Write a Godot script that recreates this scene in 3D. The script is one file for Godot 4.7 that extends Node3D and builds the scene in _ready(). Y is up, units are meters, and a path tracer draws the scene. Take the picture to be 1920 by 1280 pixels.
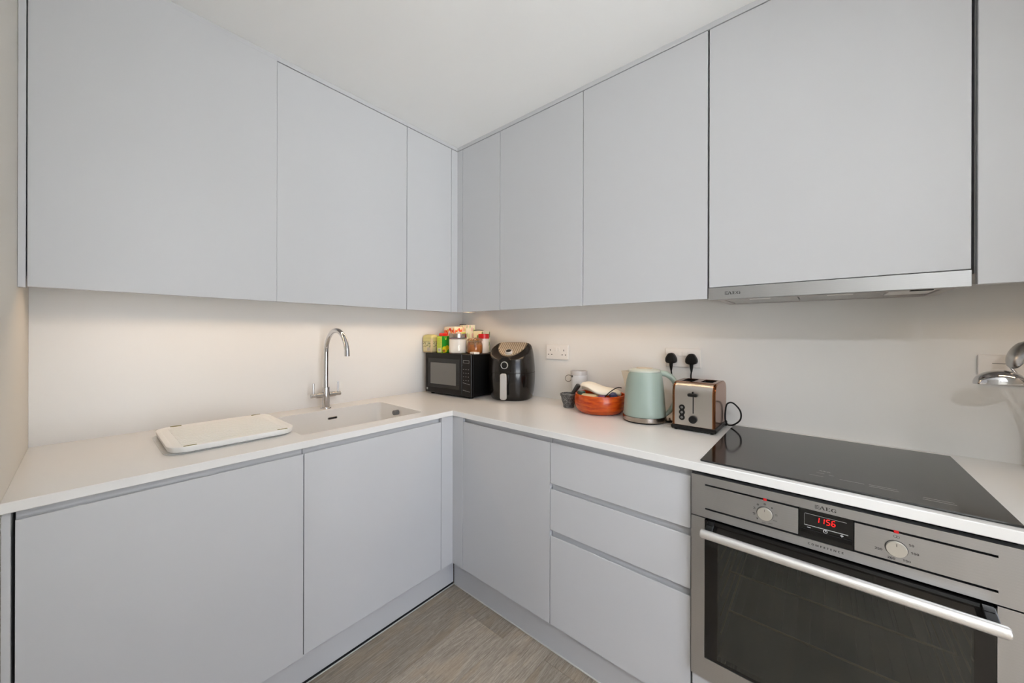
extends Node3D
# A grey handleless corner kitchen. Origin: the corner where the two splashbacks meet, at floor level.
# The sink run lies along -x (its fronts face +z), the hob run lies along +z (its fronts face -x).

const HC := 0.901      # top of the worktop
const TC := 0.0245     # its thickness
const DL := 0.597      # worktop front edge, sink run (z)
const DR := 0.595      # worktop front edge, hob run (-x)
const FL := 0.585      # lower fronts, sink run (z)
const FR := 0.583      # lower fronts, hob run (-x)
const UL := 0.299      # upper fronts, sink run (z)
const UR := 0.309      # upper fronts, hob run (-x)
const UB := 1.400      # underside of the wall cabinets
const UT := 2.358      # top of their doors
const CE := 2.382      # ceiling
const XL := -1.868     # face of the short wall at the end of the sink run
const RUN := 2.64      # far end of the hob run (z)
const HOBW := -PI / 2  # turn of everything that faces -x: local x runs along +z, local z towards -x

const E_SKY := 3.5     # daylight through the windows
const E_BACK := 1.24   # recessed lamps of the living area
const E_UP := 3.2      # uplighter added behind the camera
const E_STRIP := 0.092 # warm strips under the wall cabinets, per metre
var M := {}
var used := {}
var BRK := Vector2(INF, INF)

# ---------------------------------------------------------------- mesh helpers
func mb() -> SurfaceTool:
	var st := SurfaceTool.new()
	st.begin(Mesh.PRIMITIVE_TRIANGLES)
	return st

func vtx(st: SurfaceTool, p: Vector3, n: Vector3, uv := Vector2.ZERO) -> void:
	st.set_normal(n)
	st.set_uv(uv)
	st.add_vertex(p)

func tri(st: SurfaceTool, a: Vector3, b: Vector3, c: Vector3, na: Vector3, nb: Vector3, nc: Vector3, ua := Vector2.ZERO, ub := Vector2.ZERO, uc := Vector2.ZERO) -> void:
	var g := (b - a).cross(c - a)
	if g.length_squared() < 1e-16:
		return
	vtx(st, a, na, ua)
	if g.dot(na + nb + nc) > 0.0:
		vtx(st, c, nc, uc)
		vtx(st, b, nb, ub)
	else:
		vtx(st, b, nb, ub)
		vtx(st, c, nc, uc)

func quad(st: SurfaceTool, a: Vector3, b: Vector3, c: Vector3, d: Vector3, n: Vector3) -> void:
	tri(st, a, b, c, n, n, n, Vector2(0, 1), Vector2(1, 1), Vector2(1, 0))
	tri(st, a, c, d, n, n, n, Vector2(0, 1), Vector2(1, 0), Vector2(0, 0))

func cbox(st: SurfaceTool, lo: Vector3, hi: Vector3, r := 0.0) -> void:
	# a box with chamfered edges
	var c := (lo + hi) / 2.0
	var h := (hi - lo) / 2.0
	r = minf(r, minf(h.x, minf(h.y, h.z)) * 0.9)
	var ax := [Vector3.RIGHT, Vector3.UP, Vector3.BACK]
	for i in 3:
		var j: int = (i + 1) % 3
		var k: int = (i + 2) % 3
		for s in [-1.0, 1.0]:
			var n: Vector3 = ax[i] * s
			var o: Vector3 = c + n * h[i]
			var u: Vector3 = ax[j] * (h[j] - r)
			var v: Vector3 = ax[k] * (h[k] - r)
			quad(st, o - u - v, o + u - v, o + u + v, o - u + v, n)
	if r <= 0.0:
		return
	for i in 3:
		var j: int = (i + 1) % 3
		var k: int = (i + 2) % 3
		for si in [-1.0, 1.0]:
			for sj in [-1.0, 1.0]:
				var n: Vector3 = (ax[i] * si + ax[j] * sj).normalized()
				var p: Vector3 = c + ax[i] * si * h[i] + ax[j] * sj * (h[j] - r)
				var q: Vector3 = c + ax[i] * si * (h[i] - r) + ax[j] * sj * h[j]
				var w: Vector3 = ax[k] * (h[k] - r)
				quad(st, p - w, p + w, q + w, q - w, n)
	for sx in [-1.0, 1.0]:
		for sy in [-1.0, 1.0]:
			for sz in [-1.0, 1.0]:
				var s := Vector3(sx, sy, sz)
				var n := s.normalized()
				tri(st, c + s * (h - Vector3(0, r, r)), c + s * (h - Vector3(r, 0, r)), c + s * (h - Vector3(r, r, 0)), n, n, n)

func box(lo: Vector3, hi: Vector3, r := 0.0) -> SurfaceTool:
	var st := mb()
	cbox(st, lo, hi, r)
	return st

func prism(st: SurfaceTool, poly: Array, f: Transform3D, t0: float, t1: float, bevel := 0.0, smooth_deg := 35.0) -> void:
	# poly (Vector2) lies in the x-y plane of f and is pushed along its z from t0 to t1; bevel rounds both rims
	var n := poly.size()
	var area := 0.0
	for i in n:
		var p: Vector2 = poly[i]
		var q: Vector2 = poly[(i + 1) % n]
		area += p.x * q.y - q.x * p.y
	if area < 0.0:
		poly = poly.duplicate()
		poly.reverse()
	var en := []
	for i in n:
		var d: Vector2 = (poly[(i + 1) % n] - poly[i]).normalized()
		en.append(Vector2(d.y, -d.x))
	var inner := []
	for i in n:
		var a: Vector2 = en[(i + n - 1) % n]
		var b: Vector2 = en[i]
		var m := (a + b).normalized()
		inner.append(poly[i] - m * bevel / maxf(0.35, m.dot(b)))
	var lev := [[inner, t0], [poly, t0 + bevel], [poly, t1 - bevel], [inner, t1]] if bevel > 0.0 else [[poly, t0], [poly, t1]]
	var lim := cos(deg_to_rad(smooth_deg))
	for L in lev.size() - 1:
		var tilt := 0.0 if lev.size() == 2 or L == 1 else (-1.0 if L == 0 else 1.0)
		for i in n:
			var j: int = (i + 1) % n
			var e: Vector2 = en[i]
			var ei: Vector2 = (e + en[(i + n - 1) % n]).normalized() if e.dot(en[(i + n - 1) % n]) > lim else e
			var ej: Vector2 = (e + en[j]).normalized() if e.dot(en[j]) > lim else e
			var ni := f.basis * Vector3(ei.x, ei.y, tilt).normalized()
			var nj := f.basis * Vector3(ej.x, ej.y, tilt).normalized()
			var P: Array = lev[L][0]
			var Q: Array = lev[L + 1][0]
			var a := f * Vector3(P[i].x, P[i].y, lev[L][1])
			var b := f * Vector3(P[j].x, P[j].y, lev[L][1])
			var c := f * Vector3(Q[j].x, Q[j].y, lev[L + 1][1])
			var d := f * Vector3(Q[i].x, Q[i].y, lev[L + 1][1])
			tri(st, a, b, c, ni, nj, nj)
			tri(st, a, c, d, ni, nj, ni)
	for k in 2:
		var P: Array = inner if bevel > 0.0 else poly
		var t := t0 if k == 0 else t1
		var nn := (f.basis * Vector3(0, 0, -1 if k == 0 else 1)).normalized()
		var idx := Geometry2D.triangulate_polygon(PackedVector2Array(P))
		for m in range(0, idx.size(), 3):
			var pts := []
			for q in 3:
				var v: Vector2 = P[idx[m + q]]
				pts.append(f * Vector3(v.x, v.y, t))
			tri(st, pts[0], pts[1], pts[2], nn, nn, nn)

func rrect(w: float, h: float, r: float, seg := 5, c := Vector2.ZERO) -> Array:
	var out := []
	for q in 4:
		var cc := Vector2((w / 2 - r) * (1 if q in [0, 3] else -1), (h / 2 - r) * (1 if q < 2 else -1))
		for i in seg + 1:
			var a := PI / 2 * (q + float(i) / seg)
			out.append(c + cc + Vector2(cos(a), sin(a)) * r)
	return out

func ngon(r: float, seg := 24, c := Vector2.ZERO) -> Array:
	var out := []
	for i in seg:
		out.append(c + Vector2(cos(TAU * i / seg), sin(TAU * i / seg)) * r)
	return out

func loft(st: SurfaceTool, rings: Array, inside := false) -> void:
	# rings: PackedVector3Array of equal length, closed round; null breaks the smoothing (the ring after it starts anew)
	var parts := [[]]
	for r in rings:
		if r == null:
			var last = parts[-1][-1]
			parts.append([last])
		else:
			parts[-1].append(r)
	for seg in parts:
		if seg.size() < 2:
			continue
		var n: int = seg[0].size()
		var cs := []
		for r in seg:
			var c := Vector3.ZERO
			for p in r:
				c += p
			cs.append(c / n)
		var norms := []
		var vote := 0.0
		for i in seg.size():
			var row := PackedVector3Array()
			var lo: int = maxi(i - 1, 0)
			var hi: int = mini(i + 1, seg.size() - 1)
			for j in n:
				var du: Vector3 = seg[i][(j + 1) % n] - seg[i][(j + n - 1) % n]
				if du.length_squared() < 1e-14:
					var nb: int = hi if hi != i else lo
					du = seg[nb][(j + 1) % n] - seg[nb][(j + n - 1) % n]
				var dv: Vector3 = seg[hi][j] - seg[lo][j]
				var nn := du.cross(dv).normalized()
				row.append(nn)
			norms.append(row)
		var mid := Vector3.ZERO
		for c in cs:
			mid += c
		mid /= cs.size()
		for i in seg.size() - 1:
			for j in n:
				var g: Vector3 = (seg[i][(j + 1) % n] - seg[i][j]).cross(seg[i + 1][j] - seg[i][j]) + (seg[i + 1][j] - seg[i + 1][(j + 1) % n]).cross(seg[i][(j + 1) % n] - seg[i + 1][(j + 1) % n])
				if g.dot(norms[i][j]) * 1.0 == 0.0:
					continue
				var away: Vector3 = (seg[i][j] + seg[i + 1][j]) / 2.0 - (cs[i] + cs[i + 1]) / 2.0
				vote += norms[i][j].dot(away) * g.length()
		if absf(vote) < 1e-12:
			vote = 1.0
		var sg := (1.0 if vote > 0.0 else -1.0) * (-1.0 if inside else 1.0)
		for i in seg.size() - 1:
			for j in n:
				var k: int = (j + 1) % n
				tri(st, seg[i][j], seg[i][k], seg[i + 1][k], norms[i][j] * sg, norms[i][k] * sg, norms[i + 1][k] * sg)
				tri(st, seg[i][j], seg[i + 1][k], seg[i + 1][j], norms[i][j] * sg, norms[i + 1][k] * sg, norms[i + 1][j] * sg)

func cap(st: SurfaceTool, ring: PackedVector3Array, nrm: Vector3) -> void:
	var c := Vector3.ZERO
	for p in ring:
		c += p
	c /= ring.size()
	for j in ring.size():
		tri(st, c, ring[j], ring[(j + 1) % ring.size()], nrm, nrm, nrm)

func lathe(st: SurfaceTool, prof: Array, at := Transform3D(), seg := 32, inside := false) -> void:
	# prof: Vector2(radius, height); BRK marks a sharp edge; a radius of 0 closes with a flat cap
	var rings := []
	for i in prof.size():
		var p: Vector2 = prof[i]
		if p == BRK:
			rings.append(null)
			continue
		if p.x <= 1e-6:
			continue
		var r := PackedVector3Array()
		for k in seg:
			var a := TAU * k / seg
			r.append(at * Vector3(cos(a) * p.x, p.y, sin(a) * p.x))
		rings.append(r)
	loft(st, rings, inside)
	for e in 2:
		var p: Vector2 = prof[0] if e == 0 else prof[-1]
		if p.x <= 1e-6:
			var r = rings[0] if e == 0 else rings[-1]
			if r == null:
				r = rings[1] if e == 0 else rings[-2]
			var dirn := (at.basis * Vector3(0, -1 if e == 0 else 1, 0)).normalized()
			if prof[0].y > prof[-1].y:
				dirn = -dirn
			cap(st, r, dirn * (-1.0 if inside else 1.0))

func tube(st: SurfaceTool, path: Array, rad, seg := 12, caps := true) -> void:
	var rings := []
	var up := Vector3.UP
	var t0: Vector3 = (path[1] - path[0]).normalized()
	if absf(t0.dot(up)) > 0.9:
		up = Vector3.RIGHT
	var u := t0.cross(up).normalized()
	for i in path.size():
		var t: Vector3 = (path[mini(i + 1, path.size() - 1)] - path[maxi(i - 1, 0)]).normalized()
		u = (u - t * u.dot(t)).normalized()
		var v := t.cross(u)
		var r: float = rad[i] if rad is Array else rad
		var ring := PackedVector3Array()
		for k in seg:
			var a := TAU * k / seg
			ring.append(path[i] + (u * cos(a) + v * sin(a)) * r)
		rings.append(ring)
	loft(st, rings)
	if caps:
		cap(st, rings[0], -t0)
		cap(st, rings[-1], (path[-1] - path[-2]).normalized())

func curve(pts: Array, n := 8) -> Array:
	var out := []
	for i in pts.size() - 1:
		var a: Vector3 = pts[maxi(i - 1, 0)]
		var b: Vector3 = pts[i]
		var c: Vector3 = pts[i + 1]
		var d: Vector3 = pts[mini(i + 2, pts.size() - 1)]
		for k in n:
			out.append(b.cubic_interpolate(c, a, d, float(k) / n))
	out.append(pts[-1])
	return out

func arr3(a: Array, z: float) -> PackedVector3Array:
	var o := PackedVector3Array()
	for p in a:
		o.append(Vector3(p.x, z, p.y))
	return o

# ---------------------------------------------------------------- node helpers
func numbered(s: String) -> String:
	if not used.has(s):
		used[s] = 0
		return s
	used[s] += 1
	return "%s_%03d" % [s, used[s]]

func obj(called: String, st: SurfaceTool, m: Material, parent: Node = null) -> MeshInstance3D:
	var o := MeshInstance3D.new()
	o.mesh = st.commit()
	o.material_override = null
	o.mesh.surface_set_material(0, m)
	if parent == null:
		o.name = numbered(called)
		add_child(o)
	else:
		o.name = called
		parent.add_child(o, true)
	return o

func tag(o: Node, label: String, category: String, group := "") -> Node:
	o.set_meta("label", label)
	o.set_meta("category", category)
	if group != "":
		o.set_meta("group", group)
	return o

func thing(called: String, label: String, category: String, at := Vector3.ZERO, turn := 0.0, group := "") -> Node3D:
	var o := Node3D.new()
	o.name = numbered(called)
	add_child(o)
	o.position = at
	o.rotation.y = turn
	tag(o, label, category, group)
	return o

func struct(called: String, st: SurfaceTool, m: Material) -> MeshInstance3D:
	var o := obj(called, st, m)
	o.set_meta("kind", "structure")
	return o

func text(called: String, s: String, height: float, m: Material, parent: Node, at: Vector3, font := "Droid Sans", weight := 400, stretch := 1.0, depth := 0.0004, mid := true) -> MeshInstance3D:
	# flat lettering, cap height given in metres; reads in the local x-y plane
	var t := TextMesh.new()
	var f := SystemFont.new()
	f.font_names = PackedStringArray([font])
	f.font_weight = weight
	t.font = f
	t.text = s
	t.font_size = 64
	t.pixel_size = height / 45.0
	t.depth = depth / stretch
	t.curve_step = 2.0
	if not mid:
		t.horizontal_alignment = HORIZONTAL_ALIGNMENT_LEFT
	var o := MeshInstance3D.new()
	o.mesh = t
	t.material = m
	o.name = called
	parent.add_child(o, true)
	o.position = at
	o.scale = Vector3(stretch, 1, 1)
	return o

func pbr(called: String, c: Color, rough := 0.5, metal := 0.0) -> StandardMaterial3D:
	var m := StandardMaterial3D.new()
	m.resource_name = called
	m.albedo_color = c
	m.roughness = rough
	m.metallic = metal
	M[called] = m
	return m

func rgb8(r: int, g: int, b: int) -> Color:
	return Color(r / 255.0, g / 255.0, b / 255.0)

func img_tex(im: Image) -> ImageTexture:
	return ImageTexture.create_from_image(im)

func noise(seed_: int, freq: float, oct := 3) -> FastNoiseLite:
	var n := FastNoiseLite.new()
	n.seed = seed_
	n.frequency = freq
	n.noise_type = FastNoiseLite.TYPE_SIMPLEX_SMOOTH
	n.fractal_octaves = oct
	return n

# ---------------------------------------------------------------- materials
func wood_image(seed_: int) -> Image:
	var L := 1024
	var W := 192
	var im := Image.create(L, W, false, Image.FORMAT_RGB8)
	var n1 := noise(seed_, 1.0, 2)
	var n2 := noise(seed_ + 5, 1.0, 3)
	var n3 := noise(seed_ + 9, 1.0, 2)
	var dark := Color(0.455, 0.41, 0.365)
	var light := Color(0.80, 0.755, 0.70)
	var tan_ := Color(0.72, 0.63, 0.525)
	for y in W:
		var a := float(y) / W
		for x in L:
			var l := float(x) / L * 6.3
			var wrp := n1.get_noise_2d(l * 0.32, a * 1.5) * 0.085
			var ring := absf(fposmod((a + wrp * 3.2) * 8.0, 1.0) - 0.5) * 2.0
			var fib := n2.get_noise_2d(l * 1.1, (a + wrp) * 36.0)
			var pore := n3.get_noise_2d(l * 5.0, (a + wrp) * 120.0)
			var v := 0.56 + 0.36 * fib + 0.12 * (ring - 0.5) + 0.30 * pore
			var c := dark.lerp(light, clampf(v, 0.0, 1.0))
			c = c.lerp(tan_, clampf(n1.get_noise_2d(l * 0.9 + 40.0, a * 2.2) * 0.7, 0.0, 0.35))
			im.set_pixel(x, y, c)
	return im

func print_image(w: int, h: int, ground: Color) -> Image:
	var im := Image.create(w, h, false, Image.FORMAT_RGB8)
	im.fill(ground)
	return im

func blot(im: Image, cx: float, cy: float, rx: float, ry: float, c: Color) -> void:
	for y in range(maxi(0, int(cy - ry)), mini(im.get_height(), int(cy + ry) + 1)):
		for x in range(maxi(0, int(cx - rx)), mini(im.get_width(), int(cx + rx) + 1)):
			if pow((x - cx) / rx, 2.0) + pow((y - cy) / ry, 2.0) <= 1.0:
				im.set_pixel(x, y, c)

func printed(called: String, im: Image, rough := 0.45) -> void:
	var m := pbr(called, Color.WHITE, rough)
	m.albedo_texture = img_tex(im)
	m.texture_repeat = false

func make_materials() -> void:
	pbr("grey_lacquer", rgb8(196, 196, 198), 0.42)
	pbr("carcass_grey", rgb8(186, 186, 188), 0.6)
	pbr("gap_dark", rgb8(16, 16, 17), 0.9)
	pbr("worktop_white", rgb8(230, 228, 225), 0.22)
	pbr("splash_white", rgb8(228, 227, 225), 0.33)
	pbr("wall_paint", rgb8(228, 224, 216), 0.75)
	pbr("ceiling_paint", rgb8(246, 246, 245), 0.8)
	pbr("seal_white", rgb8(214, 212, 208), 0.5)
	pbr("white_plastic", rgb8(232, 229, 226), 0.3)
	pbr("tray_plastic", rgb8(241, 240, 236), 0.35)
	var clear := pbr("clear_plastic", Color(0.93, 0.93, 0.92, 0.35), 0.15)
	clear.transparency = BaseMaterial3D.TRANSPARENCY_ALPHA
	pbr("olive_rubber", rgb8(122, 116, 60), 0.7)
	pbr("chrome", Color(0.80, 0.80, 0.81), 0.10, 1.0)
	pbr("chrome_soft", Color(0.74, 0.74, 0.74), 0.22, 1.0)
	var st := pbr("brushed_steel", Color(0.74, 0.745, 0.755), 0.33, 1.0)
	var gn := NoiseTexture2D.new()
	gn.width = 512
	gn.height = 512
	gn.seamless = true
	gn.noise = noise(3, 0.02, 4)
	var ramp := Gradient.new()
	ramp.set_color(0, Color(0.93, 0.93, 0.93))
	ramp.set_color(1, Color(1, 1, 1))
	gn.color_ramp = ramp
	st.albedo_texture = gn
	st.uv1_triplanar = true
	st.uv1_scale = Vector3(1.5, 170, 170)
	pbr("satin_aluminium", Color(0.90, 0.89, 0.88), 0.34, 0.85)
	pbr("knob_face", Color(0.80, 0.785, 0.75), 0.38, 0.8)
	pbr("black_plastic", rgb8(22, 21, 21), 0.35)
	pbr("black_gloss", rgb8(10, 10, 10), 0.07)
	pbr("black_satin", rgb8(16, 15, 14), 0.22)
	pbr("black_rubber", rgb8(11, 11, 11), 0.5)
	var hob := pbr("hob_glass", rgb8(14, 13, 13), 0.10)
	hob.metallic_specular = 0.62
	pbr("hob_print", rgb8(150, 148, 144), 0.3)
	pbr("print_dark", rgb8(48, 46, 46), 0.5)
	pbr("print_grey", rgb8(150, 150, 148), 0.5)
	pbr("print_white", rgb8(222, 222, 222), 0.5)
	pbr("marker_red", rgb8(196, 14, 22), 0.35)
	var dg := pbr("display_red", rgb8(90, 5, 8), 0.4)
	dg.emission_enabled = true
	dg.emission = Color(1.0, 0.05, 0.07)
	dg.emission_energy_multiplier = 1.3
	var og := pbr("oven_glass", Color(0.16, 0.165, 0.15, 0.88), 0.07)
	og.transparency = BaseMaterial3D.TRANSPARENCY_ALPHA
	pbr("oven_enamel", rgb8(62, 64, 58), 0.45)
	pbr("rack_wire", Color(0.70, 0.60, 0.44), 0.3, 0.9)
	pbr("mw_black", rgb8(17, 15, 14), 0.3)
	pbr("mw_window", rgb8(104, 102, 98), 0.32)
	pbr("mw_side", rgb8(5, 5, 5), 0.6)
	pbr("mint", rgb8(153, 168, 158), 0.34)
	pbr("mint_pale", rgb8(188, 194, 184), 0.35)
	pbr("copper_steel", Color(0.58, 0.385, 0.26), 0.2, 1.0)
	pbr("toaster_steel", Color(0.76, 0.74, 0.72), 0.3, 1.0)
	pbr("button_silver", Color(0.60, 0.60, 0.60), 0.3, 0.9)
	pbr("fryer_black", rgb8(17, 15, 14), 0.14)
	pbr("fryer_brown", rgb8(24, 21, 19), 0.2)
	pbr("champagne", Color(0.83, 0.78, 0.70), 0.36, 0.55)
	pbr("panel_bronze", Color(0.50, 0.44, 0.37), 0.4, 0.5)
	pbr("handle_silver", Color(0.80, 0.79, 0.78), 0.35, 0.4)
	pbr("cream_cloth", rgb8(232, 224, 208), 0.9)
	pbr("kraft", rgb8(198, 176, 138), 0.8)
	pbr("purple", rgb8(92, 38, 84), 0.45)
	pbr("navy", rgb8(58, 60, 92), 0.5)
	pbr("bottle_green", rgb8(58, 84, 72), 0.3)
	pbr("enamel_grey", rgb8(214, 214, 214), 0.3)
	pbr("enamel_rim", rgb8(188, 184, 182), 0.35)
	pbr("wire", Color(0.52, 0.50, 0.48), 0.3, 1.0)
	pbr("knob_grey", rgb8(112, 114, 116), 0.35)
	pbr("red_lid", rgb8(186, 22, 24), 0.3)
	pbr("red_cap", rgb8(226, 28, 20), 0.3)
	pbr("green_card", rgb8(24, 138, 38), 0.4)
	pbr("lidless_steel", Color(0.66, 0.62, 0.58), 0.25, 1.0)
	pbr("flour", rgb8(232, 224, 212), 0.9)
	pbr("amber_fill", rgb8(196, 128, 66), 0.7)
	pbr("white_card", rgb8(226, 216, 206), 0.55)
	pbr("tan_card", rgb8(206, 180, 150), 0.55)
	var glass := pbr("jar_glass", Color(0.96, 0.97, 0.97, 0.12), 0.03)
	glass.transparency = BaseMaterial3D.TRANSPARENCY_ALPHA
	var amb := pbr("amber_glass", Color(0.62, 0.36, 0.16, 0.45), 0.05)
	amb.transparency = BaseMaterial3D.TRANSPARENCY_ALPHA
	var pane := pbr("window_glass", Color(0.9, 0.95, 0.95, 0.04), 0.0)
	pane.transparency = BaseMaterial3D.TRANSPARENCY_ALPHA
	pbr("lamp_housing", rgb8(206, 200, 190), 0.4)
	var led := pbr("led_strip", rgb8(255, 236, 210), 0.5)
	led.emission_enabled = true
	led.emission = Color(1.0, 0.84, 0.66)
	led.emission_energy_multiplier = 1.6
	var dl := pbr("downlight_glow", rgb8(255, 246, 234), 0.5)
	dl.emission_enabled = true
	dl.emission = Color(1.0, 0.95, 0.88)
	dl.emission_energy_multiplier = 6.0
	var op := pbr("opal_glow", rgb8(250, 248, 244), 0.4)
	op.emission_enabled = true
	op.emission = Color(1.0, 0.975, 0.94)
	op.emission_energy_multiplier = 1.5
	# floor planks: four grain pictures, three tones
	for k in 4:
		var tx := img_tex(wood_image(11 + 17 * k))
		for tone in 2:
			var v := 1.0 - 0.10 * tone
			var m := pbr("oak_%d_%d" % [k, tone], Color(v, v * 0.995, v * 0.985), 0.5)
			m.albedo_texture = tx
	# veined dark stone
	var sn := NoiseTexture2D.new()
	sn.width = 256
	sn.height = 256
	sn.seamless = true
	sn.noise = noise(21, 0.02, 4)
	var sr := Gradient.new()
	sr.offsets = PackedFloat32Array([0.0, 0.42, 0.5, 0.56, 1.0])
	sr.colors = PackedColorArray([rgb8(46, 46, 46), rgb8(74, 74, 73), rgb8(168, 168, 166), rgb8(84, 84, 84), rgb8(52, 52, 52)])
	sn.color_ramp = sr
	var stone := pbr("mortar_stone", Color.WHITE, 0.45)
	stone.albedo_texture = sn
	stone.uv1_triplanar = true
	stone.uv1_scale = Vector3.ONE * 9.0
	pbr("pestle_stone", rgb8(50, 50, 50), 0.28)
	# orange lacquered wood with dark streaks lying round the bowl
	var bn := NoiseTexture2D.new()
	bn.width = 512
	bn.height = 512
	bn.seamless = true
	bn.noise = noise(31, 0.012, 4)
	var br := Gradient.new()
	br.offsets = PackedFloat32Array([0.0, 0.38, 0.6, 1.0])
	br.colors = PackedColorArray([rgb8(140, 34, 6), rgb8(196, 66, 10), rgb8(224, 96, 20), rgb8(232, 122, 40)])
	bn.color_ramp = br
	var bowl := pbr("orange_wood", Color(0.90, 0.88, 0.86), 0.2)
	bowl.albedo_texture = bn
	bowl.uv1_triplanar = true
	bowl.uv1_scale = Vector3(2.0, 8.0, 2.0)
	# printed packaging
	var im := print_image(64, 96, rgb8(204, 194, 130))
	var rng := RandomNumberGenerator.new()
	rng.seed = 8
	im.fill_rect(Rect2i(0, 22, 64, 74), rgb8(200, 190, 144))
	for k in 60:
		var cs := [rgb8(120, 130, 84), rgb8(150, 128, 80), rgb8(214, 204, 170), rgb8(92, 112, 90)]
		blot(im, rng.randf() * 64, 24 + rng.randf() * 40, 2.0 + rng.randf() * 4, 1.5 + rng.randf() * 2.0, cs[rng.randi() % 4])
	for k in 5:
		im.fill_rect(Rect2i(8 + k * 6, 62, 2, 34), rgb8(214, 196, 150))
	im.fill_rect(Rect2i(34, 66, 28, 26), rgb8(196, 186, 170))
	for k in 8:
		im.fill_rect(Rect2i(36 + k * 3, 68, 1, 22), rgb8(130, 116, 104))
	im.fill_rect(Rect2i(0, 20, 64, 2), rgb8(120, 116, 70))
	printed("bag_print", im, 0.5)
	im = print_image(64, 96, rgb8(196, 208, 52))
	im.fill_rect(Rect2i(4, 6, 56, 60), rgb8(190, 206, 60))
	for k in 12:
		im.fill_rect(Rect2i(8, 10 + k * 5, 30 + (k * 7) % 18, 2), rgb8(150, 168, 50))
	im.fill_rect(Rect2i(8, 68, 48, 26), rgb8(206, 214, 150))
	im.fill_rect(Rect2i(16, 74, 26, 14), rgb8(176, 170, 168))
	printed("lime_print", im, 0.4)
	im = print_image(64, 96, rgb8(22, 142, 36))
	blot(im, 30, 4, 10, 16, rgb8(190, 210, 60))
	blot(im, 30, 2, 5, 10, rgb8(40, 150, 40))
	blot(im, 20, 78, 26, 20, rgb8(226, 206, 26))
	blot(im, 44, 66, 16, 14, rgb8(216, 190, 20))
	blot(im, 12, 84, 12, 8, rgb8(150, 96, 40))
	printed("green_print", im, 0.4)
	im = print_image(96, 64, rgb8(240, 220, 196))
	for k in 90:
		var cs := [rgb8(228, 62, 34), rgb8(240, 126, 84), rgb8(236, 168, 70), rgb8(244, 214, 206)]
		blot(im, rng.randf() * 96, 8 + rng.randf() * 56, 4 + rng.randf() * 9, 3 + rng.randf() * 6, cs[rng.randi() % 4])
	printed("red_print", im, 0.45)
	im = print_image(96, 64, rgb8(236, 230, 204))
	for k in 14:
		var cs := [rgb8(150, 178, 120), rgb8(240, 210, 170), rgb8(206, 210, 150), rgb8(232, 190, 186)]
		blot(im, rng.randf() * 96, rng.randf() * 40, 4 + rng.randf() * 7, 3 + rng.randf() * 5, cs[rng.randi() % 4])
	blot(im, 62, 52, 14, 6, rgb8(70, 160, 140))
	im.fill_rect(Rect2i(24, 42, 14, 16), rgb8(226, 66, 36))
	printed("cream_print", im, 0.45)
	im = print_image(96, 64, rgb8(228, 226, 196))
	for k in 9:
		blot(im, 8 + k * 11 + rng.randf() * 6, 8 + rng.randf() * 50, 6 + rng.randf() * 5, 5 + rng.randf() * 5, rgb8(104, 138, 82))
	printed("leaf_print", im, 0.45)

	for q in ["black_plastic", "mw_black", "mw_side", "black_rubber", "black_satin"]:
		M[q].metallic_specular = 0.36

# ---------------------------------------------------------------- the scene
func _ready() -> void:
	# camera: level, lens shifted, 680 px focal length on a 1280 px high frame
	var cam := Camera3D.new()
	cam.name = "camera"
	add_child(cam)
	cam.position = Vector3(-1.7464, 1.2745, 1.9537)
	cam.rotation = Vector3(0, deg_to_rad(-49.573), deg_to_rad(0.1484))
	cam.near = 0.05
	cam.far = 60.0
	cam.projection = Camera3D.PROJECTION_FRUSTUM
	cam.keep_aspect = Camera3D.KEEP_HEIGHT
	cam.size = 0.05 * 1280.0 / 680.03
	cam.frustum_offset = Vector2(0, -0.05 * 14.78 / 680.03)
	cam.current = true
	# daylight outside the windows: a pale sky over pale ground, brightened to lift the ceiling
	var we := WorldEnvironment.new()
	we.name = "surroundings"
	var env := Environment.new()
	env.background_mode = Environment.BG_SKY
	var sky := Sky.new()
	var sm := ProceduralSkyMaterial.new()
	sm.sky_top_color = Color(0.80, 0.87, 1.0)
	sm.sky_horizon_color = Color(0.90, 0.93, 1.0)
	sm.ground_bottom_color = Color(0.88, 0.90, 0.91)
	sm.ground_horizon_color = Color(0.88, 0.90, 0.91)
	sm.ground_energy_multiplier = 1.7
	sm.energy_multiplier = 1.0
	sky.sky_material = sm
	env.sky = sky
	env.background_energy_multiplier = E_SKY
	env.tonemap_mode = Environment.TONE_MAPPER_LINEAR
	env.tonemap_exposure = 1.12
	env.sdfgi_enabled = true
	env.ssao_enabled = true
	env.ssil_enabled = true
	we.environment = env
	add_child(we)

	make_materials()
	build_shell()
	build_floor()
	build_fitted_units()
	build_worktop()
	build_sink()
	build_hob()
	build_oven()
	build_hood()
	build_under_lights()
	build_tap()
	build_drainer()
	build_microwave()
	build_groceries()
	build_fryer()
	build_sockets()
	build_mortar()
	build_canister()
	build_bowl()
	build_kettle()
	build_toaster()
	build_utensils()

const X0 := -4.4
const Z1 := 4.0

func wall_with_hole(called: String, lo: Vector3, hi: Vector3, a: Vector3, b: Vector3, axis: int) -> void:
	# a wall slab with one rectangular opening between a and b; axis is the direction along the wall (0 = x, 2 = z)
	var st := mb()
	var l1 := hi
	l1[axis] = a[axis]
	cbox(st, lo, l1)
	var l2 := lo
	l2[axis] = b[axis]
	cbox(st, l2, hi)
	var p := lo
	var q := hi
	p[axis] = a[axis]
	q[axis] = b[axis]
	q.y = a.y
	cbox(st, p, q)
	p.y = b.y
	q.y = hi.y
	cbox(st, p, q)
	struct(called, st, M.wall_paint)

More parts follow.
